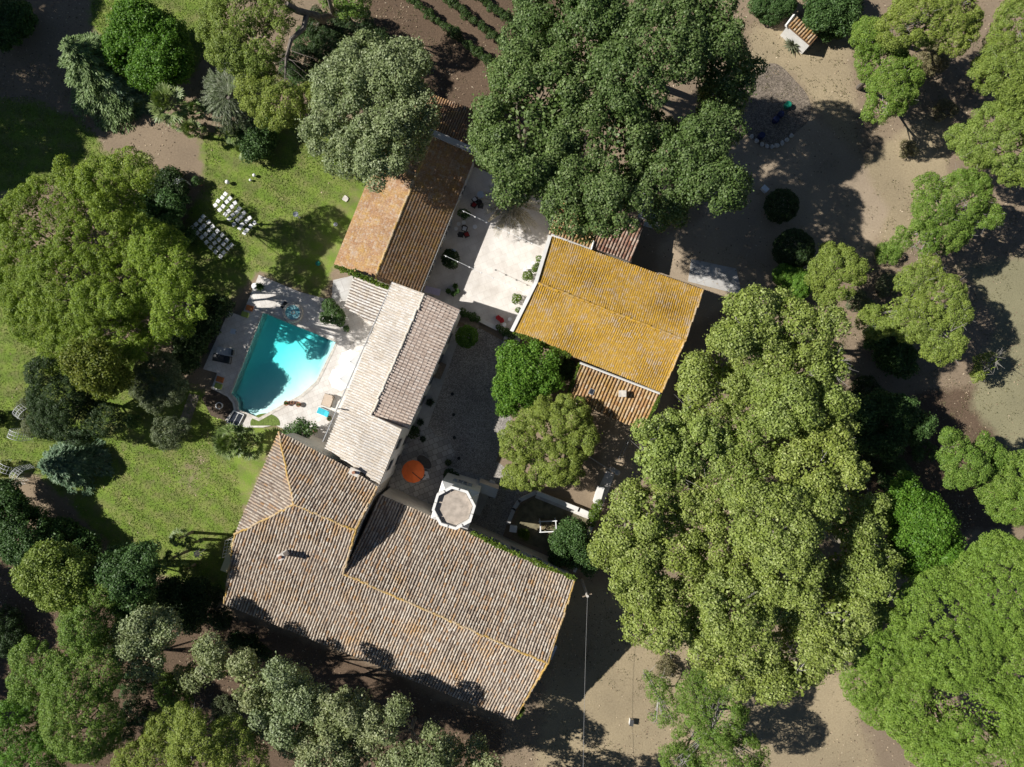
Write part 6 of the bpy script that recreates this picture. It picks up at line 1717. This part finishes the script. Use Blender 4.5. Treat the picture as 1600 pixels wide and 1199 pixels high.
wire_arch('white wire arch touching the blue green spruce', 47, 738, 1.0)
wire_arch('white wire arch in deep shade below the spruce', 34, 765, 1.2)
wire_arch('white wire arch at the left frame edge above the shaded oak', 12, 788, .6)
wire_arch('white wedding arch standing alone on the dry path left of the globe', 290, 294, .75, 1.2, 2.0, .4, group=None)
# steel bench
c = T(105, 706, .6); t = thing('steel_bench', (c[0], c[1], 0), 'shiny ribbed steel bench on the lawn right of the spruce tip', 'bench')
for i in range(4):
    mb = MB(); mb.box((c[0] - .36 + i * .2, c[1], .46 + (.02 if i < 3 else .0)), (.16, 1.15, .05), .25); mb.build('seat_slat', M['steel'], t)
mb = MB(); mb.box((c[0] + .42, c[1] + .02, .72), (.08, 1.15, .45), .25); mb.build('backrest', M['steel'], t)
for v in (-.45, .45):
    mb = MB(); mb.box((c[0], c[1] + v, .22), (.7, .06, .44), .25); mb.build('leg', M['steel'], t)

# ------------------------------------------------------------------ around the pool
def planter(label, px, py, r, h, mat, z=.12, soil=True, name='planter'):
    c = T(px, py); t = thing(name, (c[0], c[1], z), label, 'planter')
    mb = MB(); mb.lathe((c[0], c[1], z), [(r * .75, 0), (r, h), (r * .82, h), (r * .8, h * .8)], 20, False); mb.build('pot', M[mat], t)
    mb = MB(); mb.lathe((c[0], c[1], z), [(r * .82, h * .8), (.01, h * .82)], 16, False); mb.build('soil', M['soil'], t)
planter('white round planter in dark soil at the west curve of the pool', 345, 634, .34, .45, 'white_paint', 0)
rosette('potted_palm', 'potted spiky plant at the top corner of the pool terrace', 'plant', 409, 449, 9, .9, 'deep', 40, 91, pot='iron', z0=.12)
c = T(400, 448); mb = MB(); mb.lathe((c[0], c[1], .12), [(.28, 0), (.34, .12), (.3, .28), (.1, .32)], 16); tag(mb.build('pouffe', M['white_canvas'], None, (c[0], c[1], .12)), 'white round pouffe beside the potted spiky plant', 'pouffe')
for i, (a, b, m_, lab) in enumerate(((449, 630, 'deep', 'small green pot plant left on the white terrace'), (468, 632, 'weed', 'small dry pot plant right on the white terrace'))):
    rosette('potted_plant', lab, 'plant', a, b, 3.5, .4, m_, 20, 95 + i, pot='terracotta', z0=.12)
for i, (a, lab) in enumerate(((454.5, 'brown terracotta pot left of two on the white terrace'), (459, 'brown terracotta pot right of two on the white terrace'))):
    planter(lab, a, 629, .17, .35, 'terracotta')
rosette('potted_plant', 'leggy potted plant at the foot of the turquoise lounger', 'plant', 516, 654, 5, .6, 'olive', 22, 97, pot='terracotta', z0=.12)
planter('small potted plant in the shade at the lower end of the pool terrace', 494, 673, .2, .3, 'terracotta')
# glazed hatch
c = T(370, 655); t = thing('glazed_hatch', tuple(c), 'dark glazed hatch with white frame at the south corner of the pool', 'hatch')
q = [T(367, 642), T(383, 648), T(374, 666), T(357, 660)]
mb = MB(); mb.prism([tuple(p[:2]) for p in q], .1, .3); mb.build('pane', M['glass'], t)
mb = MB()
for i in range(4):
    p, r__ = q[i], q[(i + 1) % 4]; mb.tube([(p[0], p[1], .3), (r__[0], r__[1], .3)], .05, 4)
p, r__ = (q[0] + q[1]) / 2, (q[2] + q[3]) / 2; mb.tube([(p[0], p[1], .31), (r__[0], r__[1], .31)], .03, 4)
mb.build('frame', M['white_paint'], t)
c = T(415, 662); mb = MB(); mb.prism([(c[0] + 1.45 * math.cos(a), c[1] + 1.0 * math.sin(a)) for a in np.linspace(-.2, math.pi + .2, 20)], .0, .14)
tag(mb.build('lawn_apron', M['grassy'] if 'grassy' in M else plain('lawn_patch', (.12, .17, .035), 1, .35, 6), None, None), kind='structure')

# ------------------------------------------------------------------ walls, gate, kitchen garden, utilities
def wall_line(name, label, pts, w_, h, mat, cap=None, cat='wall'):
    P = [T(a, b, h) for a, b in pts]; c = sum(P) / len(P)
    t = thing(name, (c[0], c[1], 0), label, cat)
    mb = MB(); mc_ = MB()
    for a, b in zip(P[:-1], P[1:]):
        d = b - a; L = np.linalg.norm(d[:2]); an_ = math.atan2(d[1], d[0]); m = (a + b) / 2
        mb.box((m[0], m[1], h / 2 - .1), (L + w_ * .5, w_, h - .1), an_)
        mc_.box((m[0], m[1], h - .12), (L + w_ * .5 + .02, w_ + .1, .08), an_)
    mb.build('wall', M[mat], t); mc_.build('coping', M[cap or mat], t)
wall_line('garden_wall', 'straight white wall on the sunny upper side of the kitchen garden', [(839, 771), (905, 797), (921, 804)], .3, .9, 'wall_white')
wall_line('garden_wall', 'bent grey wall on the shaded side of the kitchen garden', [(837, 770), (811, 783), (803, 796), (794, 818)], .28, .9, 'wall_grey')
wall_line('garden_wall', 'short bright white wall beside the gravel path and plane grove', [(939, 764), (933, 785)], .55, 1.1, 'wall_white')
wall_line('garden_wall', 'thin pale wall running down from the hedge to the utility pole', [(933, 804), (918, 842), (905, 876), (898, 894)], .16, 1.3, 'wall_white')
wall_line('garden_wall', 'low pale wall curving beside the glossy green tree', [(792, 523), (789, 532), (788, 545)], .28, .5, 'wall_grey')
wall_line('garden_wall', 'low wall below the patio steps', [(750, 500), (776, 513)], .3, .5, 'wall_white')
wall_line('garden_wall', 'low shaded wall at the foot of the long wing', [(741, 826), (775, 842)], .3, 1.0, 'wall_grey')
c = T(769, 753); mb = MB(); mb.box((c[0], c[1], .35), (.5, .3, .7), -.4); mb.box((c[0], c[1], .73), (.58, .38, .06), -.4); tag(mb.build('gate_pillar', M['wall_white'], None, c), 'small white pillar at the end of the stone walk', 'pillar')
def railing(label, a, b, h=1.3, n=14):
    A, B = T(*a), T(*b); c = (A + B) / 2; t = thing('iron_railing', (c[0], c[1], 0), label, 'railing', 'dark iron railings by the annex')
    mb = MB(); mb.tube([A + [0, 0, h], B + [0, 0, h]], .035, 5); mb.tube([A + [0, 0, .15], B + [0, 0, .15]], .025, 5); mb.build('rail', M['zinc'], t)
    mb = MB()
    for k in range(n + 1):
        p = A + (B - A) * k / n; mb.tube([p, p + [0, 0, h]], .016, 4)
    mb.build('bars', M['iron'], t)
railing('dark iron railing running down from the orange annex', (984, 676), (966, 717))
railing('dark iron railing left of the two gate posts', (920, 713), (950, 732))
for a, b, lab in ((955, 732, 'left round gate post between the railings'), (961, 735.5, 'right round gate post between the railings')):
    c = T(a, b); mb = MB(); mb.lathe((c[0], c[1], 0), [(.2, -.1), (.2, 1.5), (.26, 1.52), (.26, 1.62), (.1, 1.75)], 14); tag(mb.build('gate_post', M['wall_grey'], None, c), lab, 'post', 'round gate posts')
# trellis frame
c = T(856, 821, .8); t = thing('plant_frame', (c[0], c[1], 0), 'white timber plant frame over a raised bed in the kitchen garden', 'plant frame')
an_ = .05
at = lambda u, v: (c[0] + u * math.cos(an_) - v * math.sin(an_), c[1] + u * math.sin(an_) + v * math.cos(an_))
for u in (-.75, .75):
    for v in (-.5, .5):
        p = at(u, v); mb = MB(); mb.box((p[0], p[1], .65), (.1, .1, 1.5), an_); mb.build('post', M['white_paint'], t)
for v in (-.5, .5):
    p = at(0, v); mb = MB(); mb.box((p[0], p[1], 1.38), (1.75, .09, .07), an_); mb.build('beam', M['white_paint'], t)
for u in (-.75, .75):
    p = at(u, 0); mb = MB(); mb.box((p[0], p[1], 1.37), (.09, 1.0, .06), an_); mb.build('beam', M['white_paint'], t)
p = at(0, 0); mb = MB(); mb.box((p[0], p[1], .3), (1.35, .85, .6), an_); mb.build('raised_bed', M['timber'], t)
np_quads('plants', crown_quads([(np.array([at(u, v)[0], at(u, v)[1], .7]), .22, .8) for u, v in ((-.4, .2), (0, -.15), (.4, .2), (.35, -.2), (-.35, -.2))], 'shrub', 72, .6), M['weed'], t)
c = T(802, 827, .8); t = thing('garden_unit', (c[0], c[1], 0), 'white boxy garden unit in the shaded kitchen garden corner', 'unit')
mb = MB(); mb.box((c[0], c[1], .4), (.62, .55, .7), -.15); mb.build('case', M['white_plastic'], t)
mb = MB(); mb.box((c[0], c[1], .77), (.7, .62, .05), -.15); mb.box((c[0] + .1, c[1] - .1, .81), (.16, .16, .04), -.15); mb.build('lid', M['white_plastic'], t)
# utility pole and wire
pb = T(909, 900); pt = T(918, 932, 5.2); 
t = thing('utility_pole', (pt[0], pt[1], 0), 'leaning pale utility pole beyond the right end of the long wing', 'pole')
mb = MB(); mb.tube([(pt[0], pt[1], -.3), pt], [.16, .12], 8); mb.build('pole', M['stone'], t)
mb = MB(); mb.box((pt[0], pt[1], 4.9), (.9, .09, .09), .3); mb.build('crossarm', M['timber'], t)
mb = MB(); e = T(911, 1215, 4.8); s = np.linspace(0, 1, 12); mb.tube([tuple(pt + (e - pt) * f - np.array([0, 0, 1.6 * f * (1 - f)])) for f in s], .013, 4); w_o_ = mb.build('power_line', M['zinc'], None, pt)
tag(w_o_, 'thin power line from the utility pole to the bottom edge', 'wire')
c = T(987, 1130, .5); t = thing('field_table', (c[0], c[1], 0), 'small dark topped box standing on the bare field', 'box')
mb = MB(); mb.box((c[0], c[1], .25), (.34, .55, .5), -.15); mb.build('case', M['white_paint'], t)
mb = MB(); mb.box((c[0], c[1], .52), (.38, .6, .05), -.15); mb.build('lid', M['dark_fabric'], t)
c = T(1193, 297); mb = MB(); mb.box((c[0], c[1], .25), (.62, .42, .5), -.75); mb.box((c[0], c[1], .52), (.66, .46, .04), -.75); tag(mb.build('white_crate', M['white_paint'], None, c), 'white crate on the shaded drive near the round dark bush', 'crate')
GBr = 'plastic barrels in the planting bed'
for a, b, m_, lab in ((1232, 163, 'barrel_green', 'green plastic barrel in the planting bed'), (1221, 178, 'barrel_blue', 'navy barrel in the planting bed, right of the touching pair'), (1214, 186, 'barrel_blue', 'navy barrel in the planting bed, left of the touching pair'), (1191, 211, 'barrel_blue', 'navy barrel at the lower edge of the planting bed')):
    c = T(a, b, .6); t = thing('barrel', (c[0], c[1], 0), lab, 'barrel', GBr)
    mb = MB(); mb.lathe((c[0], c[1], 0), [(.28, 0), (.31, .2), (.31, .55), (.28, .6)], 18); mb.build('drum', M[m_], t)
    mb = MB(); mb.lathe((c[0], c[1], 0), [(.3, .6), (.3, .63), (.24, .64), (.06, .62)], 18); mb.build('lid', M[m_], t)
GRk = 'border stones of the planting bed'
lst = [(1236, 213), (1229, 219), (1222, 224), (1214, 228), (1206, 230), (1198, 229), (1190, 226), (1182, 221), (1174, 214)]
nm = ['first', 'second', 'third', 'fourth', 'fifth', 'sixth', 'seventh', 'eighth', 'ninth']
for i, (a, b) in enumerate(lst):
    c = T(a, b); mb = MB(); g = np.random.default_rng(i)
    mb.ball((c[0], c[1], .08), .24, 8, .6); mb.v = [(v[0] + g.normal(0, .03), v[1] + g.normal(0, .03), v[2] + g.normal(0, .02)) for v in mb.v]
    tag(mb.build('border_stone', M['stone'], None, c), 'pale border stone of the planting bed, %s from the right' % nm[i], 'stone', GRk)
# table and chairs by the orange parasol
c = T(663, 722, .74); t = thing('oval_table', (c[0], c[1], .06), 'oval dark glass table beside the orange parasol', 'table')
an_ = -.75
def oval(a_, b_, z0, z1, mb):
    mb.prism([(c[0] + a_ * math.cos(q_) * math.cos(an_) - b_ * math.sin(q_) * math.sin(an_), c[1] + a_ * math.cos(q_) * math.sin(an_) + b_ * math.sin(q_) * math.cos(an_)) for q_ in np.linspace(0, 2 * math.pi, 28)[:-1]], z0, z1)
mb = MB(); oval(.86, .5, .76, .79, mb); mb.build('table_top', M['dark_fabric'], t)
mb = MB()
qs = np.linspace(0, 2 * math.pi, 29)
mb.tube([(c[0] + .87 * math.cos(q_) * math.cos(an_) - .51 * math.sin(q_) * math.sin(an_), c[1] + .87 * math.cos(q_) * math.sin(an_) + .51 * math.sin(q_) * math.cos(an_), .78) for q_ in qs], .022, 5); mb.build('rim', M['zinc'], t)
for u in (-.5, .5):
    for v in (-.25, .25):
        p = (c[0] + u * math.cos(an_) - v * math.sin(an_), c[1] + u * math.sin(an_) + v * math.cos(an_)); mb = MB(); mb.tube([(p[0], p[1], .06), (p[0], p[1], .77)], .025, 5); mb.build('leg', M['iron'], t)
for a, b, lab in ((666, 739, 'white folding chair by the orange parasol, upper of three'), (667.5, 744.5, 'white folding chair by the orange parasol, middle of three'), (663, 747, 'white folding chair half under the orange parasol')):
    o = proto.copy(); COL.objects.link(o); cc = T(a, b, .5); o.location = (cc[0], cc[1], .06); o.rotation_euler = (0, 0, random.uniform(-.4, .2)); o['label'] = lab; o['group'] = 'white folding chairs on the flagstones'
    for kd in kids: c2 = kd.copy(); COL.objects.link(c2); c2.parent = o
for i, (a, b) in enumerate(((707, 616), (709, 648), (710, 684), (717, 716))):
    c = T(a, b); mb = MB(); mb.lathe((c[0], c[1], 0), [(.14, 0), (.16, .22), (.1, .26)], 12)
    tag(mb.build('ground_lamp', M['iron'], None, c), 'small dark ground lamp on the gravel, %s from the top' % nm[i], 'lamp', 'dark ground lamps on the gravel')
c = T(693, 572, .45); t = thing('bench', (c[0], c[1], .05), 'dark bench against the wall under the pink brown roof', 'bench')
c = T(689, 580, .45)
mb = MB(); mb.box((c[0], c[1], .5), (.5, 1.6, .06), -.4); mb.build('seat', M['timber'], t)
mb = MB(); mb.box((c[0] - .24, c[1] + .1, .8), (.06, 1.6, .4), -.4); mb.build('backrest', M['timber'], t)
for v in (-.65, .65):
    mb = MB(); mb.box((c[0] - v * math.sin(-.4), c[1] + v * math.cos(-.4), .27), (.45, .07, .42), -.4); mb.build('leg', M['timber'], t)
# pergola wire against the manor's west wall
A = [T(352, 845, 2.2), T(347, 872, 2.2)]
c = (A[0] + A[1]) / 2
t = thing('wire_trellis', (c[0], c[1], 0), 'white wire trellis at the west corner of the manor by the lawn', 'trellis')
mb = MB()
for k in range(6):
    f = k / 5; p = A[0] + (A[1] - A[0]) * f; q = p + np.array([1.2, .3, 0]); mb.tube([p, q], .018, 4)
for k in range(5):
    f = k / 4; mb.tube([A[0] + np.array([1.2, .3, 0]) * f, A[1] + np.array([1.2, .3, 0]) * f], .018, 4)
mb.build('lattice', M['white_paint'], t)
for p in A + [A[0] + np.array([1.2, .3, 0]), A[1] + np.array([1.2, .3, 0])]:
    mb = MB(); mb.tube([(p[0], p[1], -.1), p], .025, 5); mb.build('post', M['white_paint'], t)
